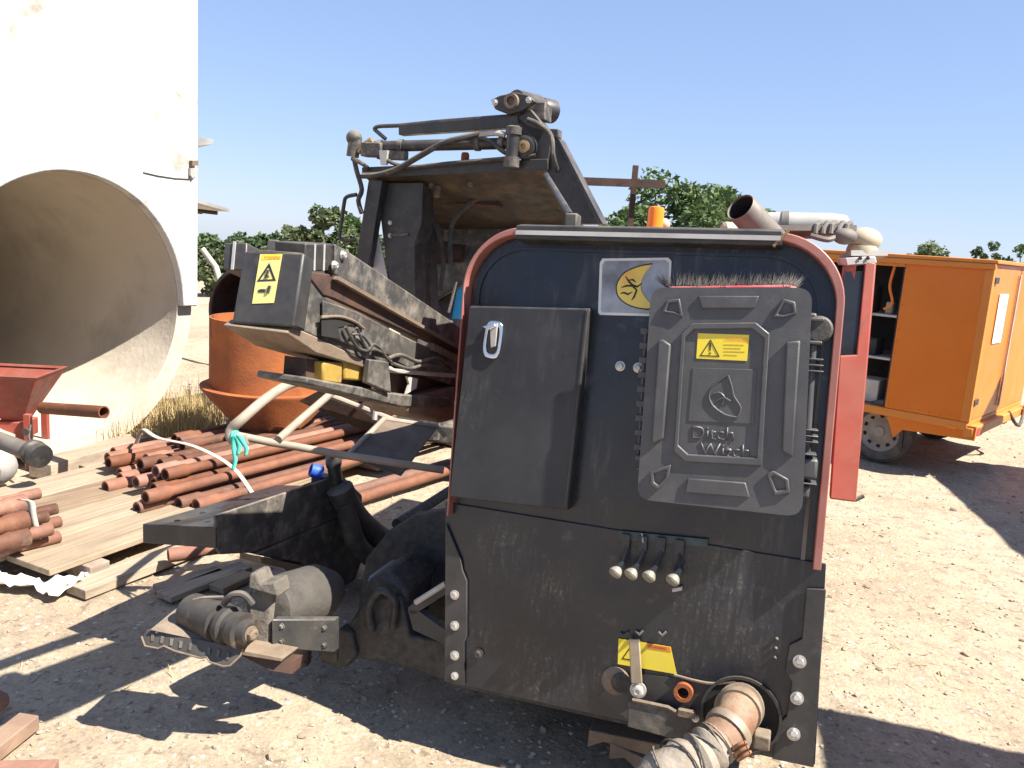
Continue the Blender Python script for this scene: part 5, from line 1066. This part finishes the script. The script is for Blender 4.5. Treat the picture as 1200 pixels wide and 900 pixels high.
for f_ in (.35, 2.4):
    c = RE * (lat0 + .47) + RD * (2.85 + f_); m = MB(); m.box(V((c.x, c.y, BASE / 2)), RE * .6, RD * .05, Z * (BASE / 2)); m.build('timber_bearer', WOOD2, None, bevel=.004, label='squared timber bearer under the %s ends of the rod pile' % ('near' if f_ < 1 else 'far'), cat='timber')
# strap over the pile
ss = []
sd = 2.85 + .28
for lt, z in ((lat0 - .22, .02), (lat0 - .06, .12), (lat0 + .1, .3), (lat0 + .25, .37), (lat0 + .5, .375), (lat0 + .75, .36), (lat0 + .95, .26), (lat0 + 1.1, .1), (lat0 + 1.2, .02)): ss.append(RE * lt + RD * (sd - .12 + .1 * math.sin(lt * 5)) + Z * z)
ss = bez(ss, 5); m = MB(); m.add([q for p in ss for q in (p - RD * .014, p + RD * .014)], [(2 * i, 2 * i + 1, 2 * i + 3, 2 * i + 2) for i in range(len(ss) - 1)])
o = m.build('webbing_strap', STRAP, None, label='white webbing strap lying over the rusty rod pile', cat='strap'); o.modifiers.new('thick', 'SOLIDIFY').thickness = .005
# looser rods further back, right of the pile
for k, (x0, y0, x1, y1) in enumerate(((420, 574, 520, 545), (423, 583, 522, 552), (330, 528, 470, 495))):
    a = G(x0, y0, .06); b = G(x1, y1, .06); d = (b - a).normalized()
    make_rod('drill_rod', a - d * .3, d, (b - a).length + 1.2, .045, (RODD, RODM, RODM)[k], ('dark rusty drill rod on the ground behind the beam, left one of two', 'dark rusty drill rod on the ground behind the beam, right one of two', 'single rusty drill rod lying beyond the strapped pile')[k], None)
# short rod stub on the boards
a = G(197, 651, .1); make_rod('rod_stub', a, RD + RE * .5, .5, .034, RODM, 'short rusty rod stub poking out under the black channel beam', None, .1)
# small bundle at the left edge
sm = [(66, 596, 0), (70, 611, 0), (69, 629, 0), (46, 578, 1), (55, 605, 1), (31, 610, 2), (32, 629, 1), (60, 620, 1), (30, 590, 2)]
SD = (G(0, 590, .1) - G(66, 576, .1)).normalized()
for k, (x, y, rw) in enumerate(sm):
    r = .03 if x > 40 else .048; p = G(x, y, .13 + .065 * rw)
    make_rod('drill_rod', p, SD, 1.9, r, random.choice((RODM, RODD)), ('thin' if x > 40 else 'thick') + ' rusty rod, %s from top, small bundle at left edge' % ORD[sorted([q[1] for q in sm if (q[0] > 40) == (x > 40)]).index(y)], ('thin' if x > 40 else 'thick') + ' rods of the small left bundle', .08)
ss = [G(24, 585, .34), G(36, 588, .33), G(39, 604, .27), G(43, 622, .2), G(46, 634, .13)]
m = MB(); ss = bez(ss, 4); m.add([q for p in ss for q in (p - RT * .016, p + RT * .016)], [(2 * i, 2 * i + 1, 2 * i + 3, 2 * i + 2) for i in range(len(ss) - 1)])
o = m.build('webbing_strap', STRAP, None, label='white webbing strap round the small rod bundle at left', cat='strap'); o.modifiers.new('thick', 'SOLIDIFY').thickness = .005

# ================================================================== timber boards
def board(poly, z, th, mt, label, name='timber_board', bevel=.004, cat='board'):
    m = MB(); m.prism([V((p[0], p[1], z)) for p in poly], -Z * th); return m.build(name, mt, None, bevel=bevel, label=label, cat=cat)
def gp_(x, y, z): p = G(x, y, z); return (p.x, p.y)
zt_ = .105
def along(p, d, s): return (p[0] + d.x * s, p[1] + d.y * s)
bd = (V(gp_(180, 625, zt_)).to_3d() - V(gp_(58, 668, zt_)).to_3d()).normalized(); bn = V((-bd.y, bd.x, 0))
c0 = V(gp_(58, 668, zt_)).to_3d()
labs = ['wide pale board on the deck, front edge beside the dark gap', 'second pale deck board from the dark gap', 'third pale deck board from the dark gap, under the small rods', 'fourth pale deck board, farthest from the gap']
for k in range(4):
    o0 = c0 + bn * (.3 * k); st_ = -.12 * k + (.0, .02, -.03, .05)[k]
    q = [o0 + bd * st_, o0 + bd * (2.75 + .1 * (k % 2)), o0 + bn * .292 + bd * (2.75 + .1 * (k % 2)), o0 + bn * .292 + bd * st_]
    board([(p.x, p.y) for p in q], zt_ + .002 * (k % 2), .03, (WOOD, WOOD, WOOD2, WOOD)[k], labs[k])
for k, s_ in enumerate((.16, 1.3, 2.4)):
    o0 = c0 + bd * s_ - bn * .05; q = [o0, o0 + bd * .1, o0 + bd * .1 + bn * 1.3, o0 + bn * 1.3]
    board([(p.x, p.y) for p in q], zt_ - .032, .07, WOOD2, ('thick timber end showing under the deck boards, nearest the camera', 'timber bearer under the middle of the deck boards', 'timber bearer under the far end of the deck boards')[k], 'timber_bearer', cat='timber')
p0, p1 = V(gp_(100, 692, .05)).to_3d(), V(gp_(205, 652, .05)).to_3d(); d = (p1 - p0).normalized(); nn = V((-d.y, d.x, 0))
board([(p.x, p.y) for p in (p0, p0 + d * 1.5, p0 + d * 1.5 + nn * .13, p0 + nn * .13)], .05, .045, WOOD, 'narrow pale board on the ground along the dark gap')
for (x0, y0, x1, y1, w, mt, lb) in ((200, 700, 296, 664, .1, WOOD, 'short pale board end lying in the sun beside the drive motor'), (188, 690, 262, 668, .07, WOOD2, 'thin batten lying between the boards on the ground'), (262, 690, 300, 672, .09, WOOD, 'stubby board offcut nearest the drive motor'), (0, 584, 90, 560, .12, WOOD2, 'dark worn board far left behind the rods')):
    p0, p1 = V(gp_(x0, y0, .03)).to_3d(), V(gp_(x1, y1, .03)).to_3d(); d = (p1 - p0).normalized(); nn = V((-d.y, d.x, 0))
    board([(p.x, p.y) for p in (p0, p1, p1 + nn * w, p0 + nn * w)], .03, .028, mt, lb)
# long timbers behind the rods at the foot of the pipe
for (x0, y0, x1, y1, w, h, mt, lb) in ((60, 545, 175, 512, .18, .1, WOOD, 'long pale timber at the foot of the concrete pipe'), (105, 548, 215, 520, .1, .07, WOOD2, 'reddish worn timber beside the long pale one'), (95, 562, 20, 580, .1, .08, WOOD, 'pale timber between the small rods and the pipe')):
    p0, p1 = V(gp_(x0, y0, h)).to_3d(), V(gp_(x1, y1, h)).to_3d(); d = (p1 - p0).normalized(); nn = V((-d.y, d.x, 0))
    board([(p.x, p.y) for p in (p0, p1, p1 + nn * w, p0 + nn * w)], h, h, mt, lb, 'long_timber', cat='timber')
# brick-red offcut in the lower left corner
p0, p1 = V(gp_(-30, 898, .05)).to_3d(), V(gp_(46, 838, .05)).to_3d(); d = (p1 - p0).normalized(); nn = V((-d.y, d.x, 0))
board([(p.x, p.y) for p in (p0, p1, p1 + nn * .07, p0 + nn * .07)], .05, .05, mat('red_wood', (.3, .2, .135), (.22, .14, .095), 8, .85, bump=.002), 'reddish timber offcut in the lower left corner')
p0 = G(0, 832); m = MB(); m.ball((p0.x - .02, p0.y, .03), .05, 10, 6, (1, .8, .7)); m.build('brick_lump', BRICK, None, label='broken brick lump at the lower left edge', cat='brick')
p0 = G(18, 921, .0); m = MB(); m.box((p0.x, p0.y, .025), V((.1, .015, 0)), V((-.008, .05, 0)), V((0, 0, .025))); m.build('brick', BRICK, None, bevel=.004, label='fired clay brick cut off by the bottom left edge', cat='brick')
# white sheeting under the board ends
m = MB(); pts = []; NX, NY = 26, 8
ed0 = [gp_(x, y, 0) for x, y in ((-20, 680), (10, 683), (45, 690), (80, 688), (105, 678), (118, 668))]; ed1 = [gp_(x, y, 0) for x, y in ((-20, 690), (10, 696), (40, 698), (66, 706), (95, 694), (118, 680))]
e0_ = bez([V((x, y, .0)) for x, y in ed0], 5); e1_ = bez([V((x, y, 0)) for x, y in ed1], 5); n0 = len(e0_)
vs = []
for i in range(n0):
    for j in range(NY):
        t = j / (NY - 1); p = e0_[i] * (1 - t) + e1_[i] * t; p.z = .015 + .07 * abs(noise.noise((p.x * 9, p.y * 9, 2))) + .05 * abs(noise.noise((p.x * 24, p.y * 24, 5))); p.x += .02 * noise.noise((p.x * 15, p.y * 15, 9)); p.y += .025 * noise.noise((p.x * 15, p.y * 15, 4)); vs.append(p)
m.add(vs, [(i * NY + j, i * NY + j + 1, (i + 1) * NY + j + 1, (i + 1) * NY + j) for i in range(n0 - 1) for j in range(NY - 1)])
o = m.build('white_sheeting', CLOTH, None, ang=80, label='crumpled white plastic sheeting sticking out under the board ends', cat='sheeting'); o.modifiers.new('thick', 'SOLIDIFY').thickness = .004

# ================================================================== blue barrel and rusty cross behind the rig
bp_ = Q(527, 350, 6.6); bb = thing('blue_barrel', bp_.xy.to_3d(), 'bright blue plastic barrel seen through the loader frame', 'barrel')
m = MB(); hh = bp_.z + .17; b3 = bp_.xy.to_3d()
m.lathe(b3, Z, [(.2, 0), (.22, .02), (.225, hh * .3), (.23, hh * .32), (.225, hh * .34), (.225, hh * .66), (.23, hh * .68), (.225, hh * .7), (.22, hh - .03), (.2, hh)], 26); m.build('barrel_body', BLUE, bb)
m = MB(); m.lathe(b3 + Z * hh, Z, [(.03, 0), (.03, .02)], 12); m.build('bung', WHITEP, bb)
c3 = Q(743, 262, 6.0); cr_ = thing('rusty_cross_post', c3.xy.to_3d(), 'thin rusty steel post with a crossbar rising behind the rig', 'post')
m = MB(); t3 = Q(745, 194, 6.0); m.box(V((t3.x, t3.y, t3.z / 2)), V((.02, 0, 0)), V((0, .02, 0)), V((-.0, 0, t3.z / 2))); m.build('upright', DKRUST, cr_)
a, b = Q(672, 212, 5.95), Q(779, 216, 5.95); m = MB(); d = (b - a) / 2; m.box((a + b) / 2, d, V((0, .02, 0)), V((0, 0, .028))); m.build('crossbar', DKRUST, cr_)

# ================================================================== dry grass by the pipe
m = MB()
def blade(p, h, w, lean):
    a = random.random() * 6.28; d = V((math.cos(a), math.sin(a), 0)); s_ = V((-d.y, d.x, 0)) * w
    m.add([p - s_, p + s_, p + d * lean * .4 + Z * h * .6 - s_ * .6, p + d * lean * .4 + Z * h * .6 + s_ * .6, p + d * lean + Z * h], [(0, 1, 3, 2), (2, 3, 4)])
for _ in range(2600):
    x, y = random.gauss(222, 22), random.gauss(498, 10)
    if random.random() < .3: x, y = random.uniform(120, 240), random.uniform(500, 528)
    if y < 465: continue
    p = G(x, y); blade(V((p.x, p.y, 0)), random.uniform(.05, .3), .003, random.uniform(.02, .14))
m.build('dry_grass', STRAW, None, ang=180, kind='stuff', label='tufts of dry straw coloured grass at the foot of the concrete pipe', cat='grass')
m = MB()
for _ in range(420):
    d_ = random.uniform(2.6, 9); x = random.uniform(-.65, .65) * d_; p = V((x, d_, gh(x, d_))); blade(p, random.uniform(.01, .035), .0025, random.uniform(.03, .12))
m.build('straw_litter', STRAW, None, ang=180, kind='stuff', label='bits of straw and twigs littering the sandy yard', cat='litter')

# ================================================================== trees
def tree(px, py_top, dist, spread, mt, label, group, leaf=.16, n=5200, low=.25, name='tree', seed=1, aspect=1.0):
    rnd = random.Random(seed); top = Q(px, py_top, dist); H = max(1.5, top.z + .034 * max(0, math.hypot(top.x, top.y) - 15)); base = V((top.x, top.y, -.034 * max(0, math.hypot(top.x, top.y) - 15)))
    t = thing(name, base, label, 'tree', group)
    m = MB(); tp_ = base + V((rnd.uniform(-.2, .2), 0, H * .75)); m.tube(bez([base - Z * .1, base + Z * H * .3 + V((rnd.uniform(-.1, .1), 0, 0)), tp_], 4), [.05 * H * (1 - .085 * i) * .55 for i in range(9)], 8)
    clumps = []
    for k in range(34):
        while True:
            v = V((rnd.uniform(-1, 1), rnd.uniform(-1, 1), rnd.uniform(-1, 1)))
            if .3 < v.length < 1: break
        c = base + V((v.x * spread, v.y * spread * .8, H * (low + 1) / 2 + v.z * H * (1 - low) / 2 * .9)); r = rnd.uniform(.16, .3) * spread * aspect
        if v.z > .35: c.x = base.x + (c.x - base.x) * .75
        clumps.append((c, r))
        if k < 9: s0 = base + Z * H * rnd.uniform(.25, .6); m.tube([s0, (s0 + c) / 2 + Z * .1, c], [.018 * H * .5, .012 * H * .5, .005 * H], 6)
    m.build('trunk', BARK, t)
    m = MB()
    for _ in range(n):
        c, r = clumps[rnd.randrange(len(clumps))]; d = V((rnd.gauss(0, 1), rnd.gauss(0, 1), rnd.gauss(0, 1))).normalized(); p = c + d * r * rnd.random() ** .4
        if p.z < base.z + .05: continue
        a = V((rnd.gauss(0, 1), rnd.gauss(0, 1), rnd.gauss(0, 1) * .6)).normalized(); b = a.orthogonal().normalized(); b.rotate(Matrix.Rotation(rnd.random() * 6.28, 3, a)); s_ = leaf * rnd.uniform(.6, 1.2)
        m.add([p - a * s_, p + b * s_ * .5, p + a * s_, p - b * s_ * .5], [(0, 1, 2, 3)])
    m.build('crown', mt, t, ang=180)
tree(782, 196, 15, 1.95, LEAF[0], 'round dense green tree right behind the rusty cross post', None, .075, 17000, .15, seed=3, aspect=1.05)
gl = 'trees along the far edge of the yard'
tree(384, 238, 24, 1.1, LEAF[1], 'loose grey green tree behind the loader post', gl, .12, 5200, .05, seed=4)
tree(420, 252, 25, 1.3, LEAF[0], 'green tree half hidden by the loader frame', gl, .12, 4500, .05, seed=14)
tree(345, 262, 27, 1.0, LEAF[1], 'small olive tree left of the loose grey green one', gl, .12, 3500, .05, seed=5)
tree(287, 268, 30, 1.2, LEAF[2], 'dark rounded tree above the black mast end box', gl, .13, 4200, .05, seed=6)
tree(248, 277, 30, 1.1, LEAF[0], 'low green tree next to the white wall edge', gl, .13, 4200, .05, seed=7)
tree(320, 272, 32, 1.2, LEAF[2], 'dark low tree in the gap of the left tree line', gl, .13, 3500, .05, seed=8)
tree(250, 290, 20, .9, LEAF[1], 'pale bush below the left tree line by the grey pipe', gl, .09, 3000, 0, 'bush', seed=9)
tree(270, 286, 38, 1.6, LEAF[0], 'far green tree filling the gap by the white wall', gl, .15, 3000, .0, seed=21)
tree(310, 283, 40, 1.8, LEAF[1], 'far olive tree filling the gap over the mast end box', gl, .15, 3000, .0, seed=22)
tree(362, 272, 38, 1.8, LEAF[2], 'far dark tree between the two olive ones', gl, .15, 3000, .0, seed=23)
tree(236, 283, 36, 1.5, LEAF[2], 'far dark tree half behind the white wall', gl, .15, 3000, .0, seed=24)
tree(480, 262, 30, 1.8, LEAF[2], 'dark tree behind the loader opening', gl, .13, 4200, .05, seed=10)
tree(600, 268, 32, 2.0, LEAF[0], 'green tree hidden behind the rig hood', gl, .13, 3000, .05, seed=11)
tree(1092, 284, 42, 1.9, LEAF[1], 'yellowish round tree showing above the truck roof', gl, .16, 4500, .05, seed=12)
tree(1172, 281, 40, 1.1, LEAF[2], 'dark feathery tree above the truck, at the right edge', gl, .12, 2600, .05, seed=13)
tree(1150, 287, 41, .9, LEAF[2], 'small dark tree next to the feathery one above the truck', gl, .12, 2200, .05, seed=15)
tree(1205, 285, 40, 1.2, LEAF[0], 'green tree cut off by the right edge above the truck', gl, .13, 2400, .05, seed=16)
tree(1010, 292, 44, 1.8, LEAF[1], 'low tree behind the rig air cleaner', gl, .15, 2400, .05, seed=17)
tree(930, 290, 44, 2.0, LEAF[0], 'low tree hidden behind the exhaust', gl, .15, 2400, .05, seed=18)

# ================================================================== unseen containers added right of the view to throw shade into the yard
def container(name, cx, cy, lx, ly, h, yaw, label):
    t = thing(name, (cx, cy, 0), label, 'shadow-casting container'); ux = V((math.cos(yaw), math.sin(yaw), 0)); uy = V((-math.sin(yaw), math.cos(yaw), 0)); c = V((cx, cy, 0))
    def corr(p0, d, n, L):
        m = MB(); k = int(L / .09); o_ = []; i_ = []
        for i in range(k + 1):
            s_ = L * i / k; w = .03 if (i // 2) % 2 else 0; o_.append(p0 + d * s_ + n * w)
        vs = [p + Z * .15 for p in o_] + [p + Z * (h - .1) for p in o_]; n_ = len(o_)
        m.add(vs, [(i, i + 1, n_ + i + 1, n_ + i) for i in range(n_ - 1)]); w = m.build('side_wall', CONT, t, ang=20); w.modifiers.new('thick', 'SOLIDIFY').thickness = .004
    corr(c - ux * lx / 2 - uy * ly / 2, ux, -uy, lx); corr(c - ux * lx / 2 + uy * ly / 2, ux, uy, lx); corr(c - ux * lx / 2 - uy * ly / 2, uy, -ux, ly); corr(c + ux * lx / 2 - uy * ly / 2, uy, ux, ly)
    m = MB(); m.box(c + Z * (h - .05), ux * (lx / 2 + .04), uy * (ly / 2 + .04), Z * .05); m.build('roof', CONT, t, bevel=.01)
    m = MB(); m.box(c + Z * .1, ux * (lx / 2 + .04), uy * (ly / 2 + .04), Z * .06); m.build('shade_container_floor_frame', CONT, t, bevel=.01)
    for sx in (-1, 1):
        for sy in (-1, 1): MB().box(c + ux * sx * lx / 2 + uy * sy * ly / 2 + Z * (h / 2), ux * .05, uy * .05, Z * (h / 2 - .001)).build('shade_container_corner_post', CONT, t)
container('shade_container', 6.75, 4.75, 2.9, 2.6, 2.6, rad(-10), 'unseen dark blue corrugated container added right of the truck to cast shade')
container('low_shade_container', 3.6, .86, 2.4, 2.0, 1.97, rad(-15), 'unseen low dark blue container added right of the camera to cast shade')
